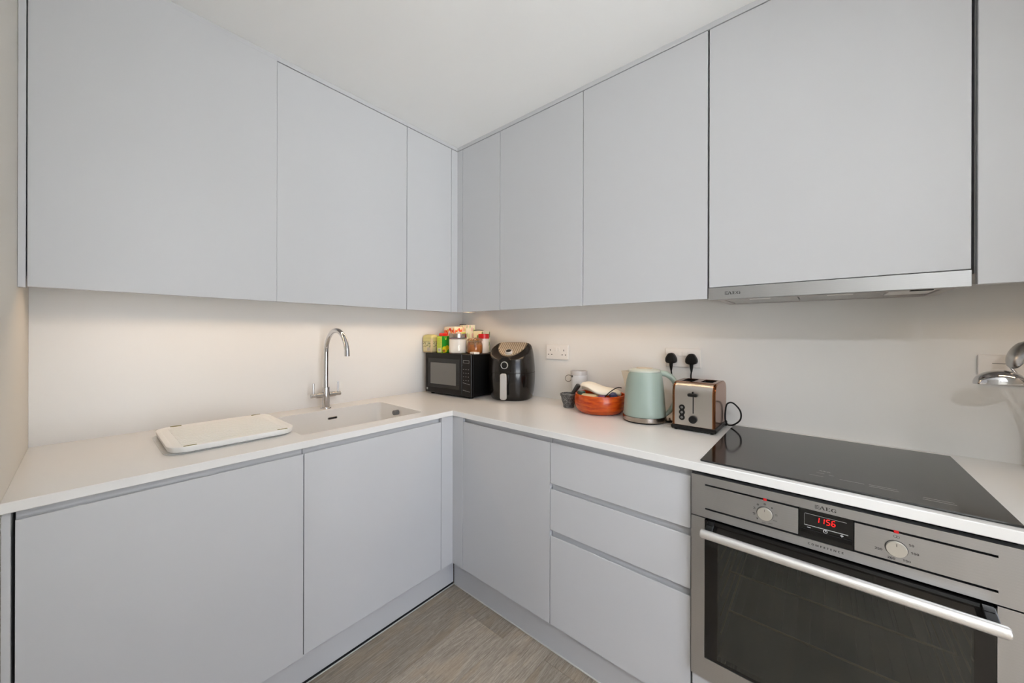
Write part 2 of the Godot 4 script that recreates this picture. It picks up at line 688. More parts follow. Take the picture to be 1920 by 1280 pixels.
func window_unit(called: String, a: Vector3, b: Vector3, axis: int) -> void:
	# frame with one mullion and two panes, in the plane across the other axis
	var root := Node3D.new()
	root.name = called
	add_child(root)
	root.set_meta("kind", "structure")
	tag(root, "white framed window in the wall of the living room", "window")
	var st := mb()
	var f := 0.05
	var d := 2 - axis
	var mid := (a[axis] + b[axis]) / 2
	for span in [[a[axis], a[axis] + f], [b[axis] - f, b[axis]], [mid - f / 2, mid + f / 2]]:
		var p := a
		var q := b
		p[axis] = span[0]
		q[axis] = span[1]
		cbox(st, p, q, 0.004)
	for span in [[a.y, a.y + f], [b.y - f, b.y]]:
		var p := a
		var q := b
		p.y = span[0]
		q.y = span[1]
		cbox(st, p, q, 0.004)
	obj("window_frame", st, M.white_plastic, root)
	for span in [[a[axis] + f, mid - f / 2], [mid + f / 2, b[axis] - f]]:
		var p := a
		var q := b
		p[axis] = span[0]
		q[axis] = span[1]
		p.y += f
		q.y -= f
		var m := (a[d] + b[d]) / 2
		p[d] = m
		q[d] = m
		var s2 := mb()
		var r1 := p
		r1[axis] = q[axis]
		var r2 := p
		r2.y = q.y
		var n := Vector3.ZERO
		n[d] = 1
		quad(s2, p, r1, q, r2, n)
		obj("pane", s2, M.window_glass, root)

func build_shell() -> void:
	var t := 0.15
	# sink wall (z = 0) and hob wall (x = 0) stand behind 12 mm splashbacks
	struct("wall_back", box(Vector3(X0 - t, 0, -0.0135 - t), Vector3(0.0135 + t, CE, -0.0135)), M.wall_paint)
	struct("wall_right", box(Vector3(0.0135, 0, -0.0135), Vector3(0.012 + t, CE, Z1 + t)), M.wall_paint)
	struct("wall_left", box(Vector3(XL - 0.12, 0, -0.012), Vector3(XL, CE, 2.15)), M.wall_paint)
	struct("wall_end", box(Vector3(-0.86, 0, RUN + 0.002), Vector3(0.012, CE, RUN + 0.122)), M.wall_paint)  # unseen end wall, its length set to shade the hob run
	wall_with_hole("wall_front", Vector3(X0 - t, 0, Z1), Vector3(0.012, CE, Z1 + t), Vector3(-3.4, 0.35, Z1), Vector3(-1.1, 2.15, Z1), 0)
	window_unit("window_1", Vector3(-3.4, 0.35, Z1 + 0.05), Vector3(-1.1, 2.15, Z1 + 0.10), 0)
	struct("wall_far", box(Vector3(X0 - t, 0, -0.012), Vector3(X0, CE, Z1)), M.wall_paint)
	struct("ceiling", box(Vector3(X0 - t, CE, -0.012 - t), Vector3(0.012 + t, CE + 0.15, Z1 + t)), M.ceiling_paint)
	# splashbacks
	tag(obj("splashback", box(Vector3(XL, HC - 0.001, -0.012), Vector3(0, 1.45, 0), 0.0008), M.splash_white), "white splashback panel behind the tap", "splashback")
	tag(obj("splashback", box(Vector3(0, HC - 0.001, 0), Vector3(0.012, 1.45, RUN), 0.0008), M.splash_white), "white splashback panel behind the hob, kettle and toaster", "splashback")
	# recessed ceiling lamps of the open living area behind the camera
	var k := 0
	for p in [Vector2(-1.15, 3.2), Vector2(-2.45, 2.6), Vector2(-2.45, 3.5)]:
		var o := thing("ceiling_downlight", "round white recessed ceiling lamp " + ["next to the added uplighter", "behind the short beige wall, away from the window", "close to the living room window"][k], "lamp", Vector3(p.x, CE, p.y), 0.0, "recessed ceiling lamps")
		var ring := mb()
		lathe(ring, [Vector2(0.040, -0.002), Vector2(0.045, -0.007), Vector2(0.054, -0.003), BRK, Vector2(0.054, 0.0)], Transform3D(), 32)
		obj("bezel", ring, M.white_plastic, o)
		var g := mb()
		lathe(g, [Vector2(0, -0.0025), Vector2(0.040, -0.0025), BRK, Vector2(0.040, -0.001), BRK, Vector2(0, -0.001)], Transform3D(), 24)
		obj("glowing_lens", g, M.downlight_glow, o)
		var l := AreaLight3D.new()
		l.name = "downlight_beam_%d" % k
		k += 1
		o.add_child(l)
		l.position = Vector3(0, -0.012, 0)
		l.rotation = Vector3(-PI / 2, 0, 0)
		l.area_size = Vector2(0.07, 0.07)
		l.light_color = Color(0.97, 0.985, 1.0)
		l.light_energy = E_BACK
		l.set("area_range", 9.0)
		l.shadow_enabled = true

	var cv := mb()
	# unseen uplighter, added to brighten the ceiling
	var fl := thing("added_uplighter", "tall white uplighter added behind the camera to brighten the ceiling", "lamp", Vector3(-1.35, 0, 3.55))
	lathe(cv, [Vector2(0, 0.0003), Vector2(0.14, 0.0003), BRK, Vector2(0.14, 0.012), Vector2(0.02, 0.022), BRK, Vector2(0.012, 0.024)], Transform3D(), 32)
	obj("base", cv, M.white_plastic, fl)
	cv = mb()
	tube(cv, [Vector3(0, 0.02, 0), Vector3(0, 1.70, 0)], 0.011, 12)
	obj("pole", cv, M.white_plastic, fl)
	cv = mb()
	lathe(cv, [Vector2(0, 1.69), Vector2(0.04, 1.69), Vector2(0.12, 1.73), Vector2(0.165, 1.79), BRK, Vector2(0.160, 1.79), Vector2(0.115, 1.735), BRK, Vector2(0, 1.70)], Transform3D(), 36)
	obj("shade", cv, M.white_plastic, fl)
	cv = mb()
	lathe(cv, [Vector2(0, 1.752), Vector2(0.128, 1.752), BRK, Vector2(0.128, 1.756), BRK, Vector2(0, 1.756)], Transform3D(), 28)
	obj("glowing_disc", cv, M.opal_glow, fl)
	var ul := AreaLight3D.new()
	ul.name = "added_uplight"
	fl.add_child(ul)
	ul.position = Vector3(0, 1.762, 0)
	ul.rotation = Vector3(PI / 2, 0, 0)
	ul.area_size = Vector2(0.20, 0.20)
	ul.light_color = Color(0.97, 0.985, 1.0)
	ul.light_energy = E_UP
	ul.set("area_range", 9.0)
	ul.shadow_enabled = true

func build_floor() -> void:
	var f := struct("floor", box(Vector3(X0 - 0.15, -0.12, -0.16), Vector3(0.16, -0.0035, Z1 + 0.15)), M.gap_dark)
	var rng := RandomNumberGenerator.new()
	rng.seed = 4
	var w := 0.187
	var len := 1.22
	var z := 0.757 - 2 * w
	var row := 0
	while z < Z1:
		var x := -0.615 - len * (0.0 if row == 2 else rng.randf())
		while x > X0:
			x -= len
		var a := maxf(z, 0.0)
		var b := minf(z + w, Z1)
		while x < 0.012:
			var x0 := maxf(x, X0)
			var x1 := minf(x + len, 0.012)
			if x1 - x0 > 0.02:
				var st := mb()
				var u0 := rng.randf() * 0.3
				var v0 := rng.randf()
				plank(st, Vector3(x0 + 0.0003, -0.003, a + 0.0003), Vector3(x1 - 0.0003, 0.0, b - 0.0003), Vector2(u0, v0), len / 0.75, w)
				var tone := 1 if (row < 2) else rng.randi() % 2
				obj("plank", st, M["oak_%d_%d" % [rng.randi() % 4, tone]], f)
			x += len
		z += w
		row += 1

func plank(st: SurfaceTool, lo: Vector3, hi: Vector3, uv0: Vector2, lu: float, w: float) -> void:
	var c := 0.0006
	var y := hi.y
	var P := [Vector3(lo.x + c, y, lo.z + c), Vector3(hi.x - c, y, lo.z + c), Vector3(hi.x - c, y, hi.z - c), Vector3(lo.x + c, y, hi.z - c)]
	var Q := [Vector3(lo.x, y - c, lo.z), Vector3(hi.x, y - c, lo.z), Vector3(hi.x, y - c, hi.z), Vector3(lo.x, y - c, hi.z)]
	var B := [Vector3(lo.x, lo.y, lo.z), Vector3(hi.x, lo.y, lo.z), Vector3(hi.x, lo.y, hi.z), Vector3(lo.x, lo.y, hi.z)]
	var uvf := func(p: Vector3) -> Vector2: return uv0 + Vector2((p.x - lo.x) / 1.22, (p.z - lo.z) / w)
	tri(st, P[0], P[1], P[2], Vector3.UP, Vector3.UP, Vector3.UP, uvf.call(P[0]), uvf.call(P[1]), uvf.call(P[2]))
	tri(st, P[0], P[2], P[3], Vector3.UP, Vector3.UP, Vector3.UP, uvf.call(P[0]), uvf.call(P[2]), uvf.call(P[3]))
	var ns := [Vector3(0, 1, -1), Vector3(1, 1, 0), Vector3(0, 1, 1), Vector3(-1, 1, 0)]
	for i in 4:
		var j := (i + 1) % 4
		var n: Vector3 = ns[i].normalized()
		tri(st, P[i], P[j], Q[j], n, n, n, uvf.call(P[i]), uvf.call(P[j]), uvf.call(Q[j]))
		tri(st, P[i], Q[j], Q[i], n, n, n, uvf.call(P[i]), uvf.call(Q[j]), uvf.call(Q[i]))
		var m := Vector3(n.x, 0, n.z).normalized()
		tri(st, Q[i], Q[j], B[j], m, m, m, uvf.call(Q[i]), uvf.call(Q[j]), uvf.call(B[j]))
		tri(st, Q[i], B[j], B[i], m, m, m, uvf.call(Q[i]), uvf.call(B[j]), uvf.call(B[i]))

# ---------------------------------------------------------------- fitted units
# local frame of a unit: x from its left end to its right end as one faces it, z = 0 the plane of the fronts (behind is negative)
func at_run(hob_side: bool, along: float, y: float, upper: bool) -> Array:
	if hob_side:
		return [Vector3(-(UR if upper else FR), y, along), HOBW]
	return [Vector3(along, y, UL if upper else FL), 0.0]

func wall_unit(label: String, hob_side: bool, s0: float, s1: float, door_top := UT, door_bottom := UB, wider := 0.0, proud := 0.0) -> Node3D:
	var p := at_run(hob_side, s0, UB, true)
	var o := thing("wall_cabinet", label, "cabinet", p[0], p[1], "grey handleless wall cabinets")
	var w := s1 - s0
	var d := (UR if hob_side else UL)
	obj("body", box(Vector3(0.0004, maxf(0.0300, door_bottom - UB), -d + 0.001), Vector3(w - 0.0004, UT - UB + 0.002, -0.0215)), M.carcass_grey, o)
	obj("door", box(Vector3(0.0015, door_bottom - UB, -0.019), Vector3(w - 0.0015 + wider, door_top - UB, proud), 0.0012), M.grey_lacquer, o)
	return o

func pull_front(st: SurfaceTool, x0: float, x1: float, y0: float, y1: float) -> void:
	# a handleless front: a thin lip at y1, a finger groove behind it and a back wall that rises 17 mm above the lip
	var poly := [Vector2(-0.0015, y0), Vector2(0.0, y0 + 0.0015), Vector2(0.0, y1 - 0.0012), Vector2(-0.0010, y1), Vector2(-0.0032, y1), Vector2(-0.0046, y1 - 0.0014), Vector2(-0.0068, y1 - 0.0090), Vector2(-0.0110, y1 - 0.0120), Vector2(-0.0152, y1 - 0.0090), Vector2(-0.0172, y1 - 0.0010), Vector2(-0.0180, y1 + 0.0060), Vector2(-0.0180, y1 + 0.0175), Vector2(-0.0220, y1 + 0.0175), Vector2(-0.0220, y0)]
	prism(st, poly, Transform3D(Basis(Vector3(0, 0, 1), Vector3(0, 1, 0), Vector3(-1, 0, 0)), Vector3.ZERO), -x1, -x0, 0.0, 32.0)

func carcass(o: Node3D, w: float, depth: float, y0: float, y1: float) -> void:
	var st := mb()
	cbox(st, Vector3(0.0003, y0, -depth), Vector3(0.0183, y1, -0.0245))
	cbox(st, Vector3(w - 0.0183, y0, -depth), Vector3(w - 0.0003, y1, -0.0245))
	cbox(st, Vector3(0.0183, y0, -depth), Vector3(w - 0.0183, y0 + 0.018, -0.0245))
	cbox(st, Vector3(0.0183, y0 + 0.018, -depth), Vector3(w - 0.0183, y1, -depth + 0.008))
	cbox(st, Vector3(0.0183, y1 - 0.05, -0.041), Vector3(w - 0.0183, y1, -0.0245))
	obj("body", st, M.carcass_grey, o)

const DB := 0.1535   # bottom of the lower doors
const DT := 0.8545   # where their fronts end and the finger slope begins
func base_unit(label: String, hob_side: bool, s0: float, s1: float, drop := 0.0) -> Node3D:
	var p := at_run(hob_side, s0, 0.0, false)
	var o := thing("base_cabinet", label, "cabinet", p[0], p[1], "grey handleless base cabinets")
	carcass(o, s1 - s0, 0.56, 0.155, 0.8745)
	var st := mb()
	pull_front(st, 0.0015, s1 - s0 - 0.0015, DB - drop, DT)
	obj("door", st, M.grey_lacquer, o)
	return o

func build_fitted_units() -> void:
	# wall cabinets, sink run, from the short wall to the corner
	wall_unit("wide grey wall cabinet next to the short beige wall, its door reaching the ceiling trim", false, -1.853, -1.255, UT + 0.0035, UB, 0.0022, 0.0022)
	wall_unit("wide grey wall cabinet above the tap", false, -1.255, -0.656)
	wall_unit("narrow grey wall cabinet on the sink side of the corner", false, -0.656, -0.356)
	wall_unit("narrow grey wall cabinet on the hob side of the corner, above the air fryer", true, 0.344, 0.642)
	wall_unit("grey wall cabinet above the unused double socket", true, 0.642, 1.143)
	wall_unit("grey wall cabinet above the mint kettle", true, 1.143, 1.6455)
	wall_unit("grey wall cabinet holding the extractor hood", true, 1.6485, 2.2415, UT, 1.4395)
	wall_unit("grey wall cabinet past the extractor hood, over the steel utensils", true, 2.2485, RUN)
	# corner pieces
	var c := thing("corner_wall_cabinet", "blind grey corner wall cabinet with two narrow filler strips", "cabinet", Vector3(-0.356, UB, 0.344))
	obj("body", box(Vector3(0.0004, 0.0300, -0.343), Vector3(0.3555, UT - UB + 0.002, -0.0668)), M.carcass_grey, c)
	obj("filler_strip", box(Vector3(0.0015, 0.0, -0.064), Vector3(0.047, UT - UB, -0.045), 0.001), M.grey_lacquer, c)
	obj("filler_strip", box(Vector3(0.047, 0.0, -0.064), Vector3(0.066, UT - UB, -0.0015), 0.001), M.grey_lacquer, c)
	# scribe fillers
	tag(obj("filler_panel", box(Vector3(XL + 0.0005, UB - 0.002, 0.262), Vector3(-1.8540, CE - 0.0215, UL - 0.0002), 0.0006), M.grey_lacquer), "slim grey filler between the short wall and the wall cabinets", "filler panel")
	tag(obj("end_panel", box(Vector3(XL + 0.0005, 0.0, 0.04), Vector3(-1.8545, 0.8755, FL - 0.001), 0.0008), M.grey_lacquer), "slim grey end panel against the short wall under the worktop", "end panel")
	# trim strips between the door tops and the ceiling
	struct("trim_1", box(Vector3(XL + 0.0005, 2.3615, 0.24), Vector3(-UR + 0.0, CE, UL), 0.0012), M.grey_lacquer)
	struct("trim_2", box(Vector3(-UR, 2.3615, UL - 0.05), Vector3(-0.26, CE, RUN), 0.0012), M.grey_lacquer)
	# base cabinets
	base_unit("wide grey base front left of the sink, beside the end panel", false, -1.850, -1.2545, 0.0055)
	base_unit("wide grey base cabinet under the sink", false, -1.2545, -0.654)
	base_unit("grey base cabinet with one door, between the corner post and the drawers", true, 0.658, 1.158)
	var k := thing("corner_base_cabinet", "blind grey corner base cabinet with an L shaped post", "cabinet", Vector3(-0.654, 0, 0.658))
	var st := mb()
	cbox(st, Vector3(0.0004, 0.155, -0.64), Vector3(0.0184, 0.8745, -0.10))
	cbox(st, Vector3(0.12, 0.155, -0.0184), Vector3(0.64, 0.8745, -0.0004))
	cbox(st, Vector3(0.0184, 0.155, -0.64), Vector3(0.64, 0.173, -0.10))
	obj("body", st, M.carcass_grey, k)
	obj("post_strip", box(Vector3(0.0015, DB, -0.092), Vector3(0.0705, 0.8755, -0.073), 0.001), M.grey_lacquer, k)
	obj("post_strip", box(Vector3(0.0705, DB, -0.092), Vector3(0.0895, 0.8755, -0.0015), 0.001), M.grey_lacquer, k)
	# drawers
	var dr := thing("drawer_cabinet", "grey base cabinet with three handleless drawers next to the oven", "cabinet", Vector3(-FR, 0, 1.158), HOBW)
	carcass(dr, 0.504, 0.56, 0.155, 0.8745)
	for span in [[0.697, DT], [0.5175, 0.6755], [DB, 0.4960]]:
		var s := mb()
		pull_front(s, 0.0015, 0.5025, span[0], span[1])
		obj("drawer_front", s, M.grey_lacquer, dr)
	# below and beyond the oven
	var ob := thing("oven_base_panel", "low grey panel below the oven", "panel", Vector3(-FR, 0, 1.6645), HOBW)
	obj("front", box(Vector3(0.0015, DB, -0.019), Vector3(0.5965, 0.2845, 0.0), 0.0012), M.grey_lacquer, ob)
	base_unit("grey base cabinet on the far side of the oven", true, 2.2645, RUN)
	# plinths; the seal of the one under the sink run has slipped and leaves a dark gap
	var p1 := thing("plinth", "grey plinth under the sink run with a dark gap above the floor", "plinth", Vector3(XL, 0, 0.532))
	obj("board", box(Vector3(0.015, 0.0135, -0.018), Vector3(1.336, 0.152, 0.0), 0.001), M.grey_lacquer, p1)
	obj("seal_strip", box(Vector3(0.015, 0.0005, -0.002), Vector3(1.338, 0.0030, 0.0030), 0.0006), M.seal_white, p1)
	obj("gap_shade", box(Vector3(0.015, 0.0005, -0.016), Vector3(1.336, 0.0134, -0.0045)), M.gap_dark, p1)  # black strip standing in for the shade inside the gap
	var p2 := thing("plinth", "grey plinth under the drawers and the oven", "plinth", Vector3(-0.530, 0, 0.534), HOBW)
	obj("board", box(Vector3(0.0, 0.004, -0.018), Vector3(RUN - 0.534, 0.152, 0.0), 0.001), M.grey_lacquer, p2)
	obj("seal_strip", box(Vector3(0.0, 0.0005, -0.002), Vector3(RUN - 0.534, 0.0055, 0.0025), 0.0006), M.seal_white, p2)

const SX0 := -1.235
const SX1 := -0.706
const SZ0 := 0.125
const SZ1 := 0.512
func build_worktop() -> void:
	var st := mb()
	var b := HC - TC
	# slabs round the sink opening
	cbox(st, Vector3(XL + 0.0005, b, 0.0005), Vector3(SX0, HC, SZ1))
	cbox(st, Vector3(SX1, b, 0.0005), Vector3(-0.0005, HC, SZ1))
	cbox(st, Vector3(SX0, b, 0.0005), Vector3(SX1, HC, SZ0))
	# front rail of the sink run with eased edges
	var c := 0.0018
	var prof := [Vector2(SZ1, b), Vector2(DL - c, b), Vector2(DL, b + c), Vector2(DL, HC - c), Vector2(DL - c, HC), Vector2(SZ1, HC)]
	prism(st, prof, Transform3D(Basis(Vector3(0, 0, 1), Vector3(0, 1, 0), Vector3(-1, 0, 0)), Vector3.ZERO), 0.585, -XL - 0.0005, 0.0, 5.0)
	# hob run
	cbox(st, Vector3(-0.585, b, SZ1), Vector3(-0.0005, HC, DL - c))
	var prof2 := [Vector2(0.0005, b), Vector2(DR - c, b), Vector2(DR, b + c), Vector2(DR, HC - c), Vector2(DR - c, HC), Vector2(0.0005, HC)]
	prism(st, prof2, Transform3D(Basis(Vector3(-1, 0, 0), Vector3(0, 1, 0), Vector3(0, 0, -1)), Vector3.ZERO), -RUN, -DL + c, 0.0, 5.0)
	tag(obj("worktop", st, M.worktop_white), "continuous white L shaped worktop", "worktop")

func build_sink() -> void:
	var o := thing("sink", "white rectangular sink bowl sunk into the worktop below the tap", "sink", Vector3((SX0 + SX1) / 2, HC, (SZ0 + SZ1) / 2))
	var w := SX1 - SX0
	var d := SZ1 - SZ0
	var st := mb()
	var rings := []
	# inside of the bowl, from the rim to the floor
	var r := 0.022
	rings.append(arr3(rrect(w - 0.0006, d - 0.0006, r, 6), -0.0004))
	rings.append(arr3(rrect(w - 0.002, d - 0.002, r, 6), -0.003))
	rings.append(arr3(rrect(w - 0.008, d - 0.008, r, 6), -0.155))
	for k in 5:
		var a := PI / 2 * (k + 1) / 5.0
		rings.append(arr3(rrect(w - 0.008 - 0.04 * (1 - cos(a)), d - 0.008 - 0.04 * (1 - cos(a)), r, 6), -0.155 - 0.02 * sin(a)))
	loft(st, rings, true)
	cap(st, rings[-1], Vector3.UP)
	var outer := [arr3(rrect(w + 0.012, d + 0.012, 0.026, 6), -TC - 0.0005), arr3(rrect(w + 0.012, d + 0.012, 0.026, 6), -0.187)]
	loft(st, outer)
	cap(st, outer[1], Vector3.DOWN)
	# square corners of the opening, filled up to the rounded bowl
	for sx in [-1, 1]:
		for sz in [-1, 1]:
			var cc := Vector3(sx * (w / 2), -0.0004, sz * (d / 2))
			var ctr := Vector2(sx * (w / 2 - 0.0003 - r), sz * (d / 2 - 0.0003 - r))
			for k in 6:
				var a0 := PI / 2 * k / 6.0
				var a1 := PI / 2 * (k + 1) / 6.0
				var p := Vector3(ctr.x + sx * cos(a0) * r, -0.0004, ctr.y + sz * sin(a0) * r)
				var q := Vector3(ctr.x + sx * cos(a1) * r, -0.0004, ctr.y + sz * sin(a1) * r)
				tri(st, cc, p, q, Vector3.UP, Vector3.UP, Vector3.UP)
	obj("bowl", st, M.worktop_white, o)
	# overflow slot in the back wall
	var ov := mb()
	var f := Transform3D(Basis.IDENTITY, Vector3(-0.961 - o.position.x, -0.043, -d / 2 + 0.0022))
	prism(ov, rrect(0.047, 0.0125, 0.006, 6), f, 0.0, 0.0018, 0.0006)
	obj("overflow_rim", ov, M.chrome_soft, o)
	var oh := mb()
	prism(oh, rrect(0.041, 0.0075, 0.0036, 6), f, 0.0, 0.0021)
	obj("overflow_opening", oh, M.gap_dark, o)
	# waste
	var wa := mb()
	lathe(wa, [Vector2(0, 0.004), Vector2(0.03, 0.004), Vector2(0.041, 0.003), BRK, Vector2(0.043, 0.0), BRK, Vector2(0, 0.0)], Transform3D(Basis.IDENTITY, Vector3(0, -0.1745, 0)), 28)
	obj("waste", wa, M.chrome, o)
	# grey turning knob of the waste on the end wall
	var kn := mb()
	lathe(kn, [Vector2(0, 0.0), Vector2(0.0125, 0.0), BRK, Vector2(0.0125, 0.024), Vector2(0.0115, 0.026), BRK, Vector2(0, 0.026)], Transform3D(Basis(Vector3(0, 0, 1), Vector3(-1, 0, 0), Vector3(0, -1, 0)), Vector3(w / 2 - 0.003, -0.03, 0.303 - o.position.z)), 24)
	obj("waste_knob", kn, M.knob_grey, o)

# ---------------------------------------------------------------- hob, oven, hood, lamps
func build_hob() -> void:
	var o := thing("hob", "black glass hob set into the worktop above the oven", "hob", Vector3(-0.043, HC, 1.683), HOBW)
	# local: x 0..0.572 along the wall, z 0..0.532 towards the front
	var st := mb()
	prism(st, rrect(0.572, 0.532, 0.003, 3, Vector2(0.286, -0.266)), Transform3D(Basis(Vector3(1, 0, 0), Vector3(0, 0, -1), Vector3(0, 1, 0)), Vector3.ZERO), 0.0003, 0.0055, 0.0022)
	obj("glass_plate", st, M.hob_glass, o)
	var lie := Basis(Vector3(1, 0, 0), Vector3(0, 0, -1), Vector3(0, 1, 0))
	# thin printed touch fields along the front edge
	var t := text("printed_mark", "AEG", 0.0065, M.hob_print, o, Vector3(0.279, 0.00555, 0.418), "Droid Sans", 700, 1.35)
	t.basis = lie * Basis.from_scale(Vector3(1.35, 1, 1))
	for p in [[0.270, 0.440, 0.016], [0.292, 0.444, 0.010], [0.262, 0.468, 0.028], [0.330, 0.462, 0.045], [0.385, 0.458, 0.048], [0.385, 0.470, 0.050], [0.470, 0.474, 0.046], [0.470, 0.487, 0.050]]:
		var s := mb()
		cbox(s, Vector3(p[0] - p[2] / 2, 0.0053, p[1] - 0.0009), Vector3(p[0] + p[2] / 2, 0.0057, p[1] + 0.0009))
		obj("printed_mark", s, M.hob_print, o)

func stroke(parent: Node, called: String, x0: float, y0: float, x1: float, y1: float, w: float, z: float, m: Material) -> void:
	var a := Vector2(x0, y0)
	var b := Vector2(x1, y1)
	var d := (b - a).normalized() * w / 2
	var n := Vector2(-d.y, d.x)
	var st := mb()
	prism(st, [a - d - n, b + d - n, b + d + n, a - d + n], Transform3D(Basis.IDENTITY, Vector3.ZERO), z - 0.0003, z + 0.0003)
	obj(called, st, m, parent)

func ring2(st: SurfaceTool, c: Vector2, r: float, w: float, z: float, seg := 20) -> void:
	for k in seg:
		var a0 := TAU * k / seg
		var a1 := TAU * (k + 1) / seg
		var p := [c + Vector2(cos(a0), sin(a0)) * (r - w), c + Vector2(cos(a1), sin(a1)) * (r - w), c + Vector2(cos(a1), sin(a1)) * r, c + Vector2(cos(a0), sin(a0)) * r]
		quad(st, Vector3(p[0].x, p[0].y, z), Vector3(p[1].x, p[1].y, z), Vector3(p[2].x, p[2].y, z), Vector3(p[3].x, p[3].y, z), Vector3(0, 0, 1))

func emblem(parent: Node, c: Vector2, s: float, z: float, m: Material) -> void:
	# square outline, open on its right, round an arrow-like E
	var st := mb()
	var h := s / 2
	var w := s * 0.10
	for b in [[-h, h - w, h, h], [-h, -h, h, -h + w], [-h, -h, -h + w, h], [-h * 0.45, -w / 2, h, w / 2]]:
		cbox(st, Vector3(c.x + b[0], c.y + b[1], z - 0.0003), Vector3(c.x + b[2], c.y + b[3], z + 0.0003))
	for k in 10:
		var a0 := PI * (0.45 + 1.1 * k / 10.0)
		var a1 := PI * (0.45 + 1.1 * (k + 1) / 10.0)
		var ctr := c + Vector2(h * 0.35, 0)
		var r0 := h * 0.72
		var r1 := h * 0.94 * 0.95
		var P := []
		for q in [[a0, r0], [a1, r0], [a1, r1], [a0, r1]]:
			P.append(Vector3(ctr.x + cos(q[0]) * q[1], ctr.y + sin(q[0]) * q[1], z + 0.0003))
		quad(st, P[0], P[1], P[2], P[3], Vector3(0, 0, 1))
	obj("emblem", st, m, parent)

func seven_segment(parent: Node, ch: String, x: float, y: float, w: float, h: float, z: float) -> void:
	var segs := {"1": "bc", "5": "afgcd", "6": "afgedc"}
	var t := 0.0019
	var st := mb()
	var sl := 0.10
	for c in segs[ch]:
		var r: Array
		match c:
			"a": r = [0.0, h, w, h]
			"g": r = [0.0, h / 2, w, h / 2]
			"d": r = [0.0, 0.0, w, 0.0]
			"f": r = [0.0, h / 2, 0.0, h]
			"e": r = [0.0, 0.0, 0.0, h / 2]
			"b": r = [w, h / 2, w, h]
			"c": r = [w, 0.0, w, h / 2]
		var a := Vector2(x + r[0] + r[1] * sl, y + r[1])
		var b := Vector2(x + r[2] + r[3] * sl, y + r[3])
		var d := (b - a).normalized() * t * 0.35
		var n := Vector2(-d.y, d.x).normalized() * t / 2
		prism(st, [a + d - n, b - d - n, b - d + n, a + d + n], Transform3D(Basis.IDENTITY, Vector3.ZERO), z - 0.0002, z + 0.0003)
	obj("display_digit", st, M.display_red, parent)

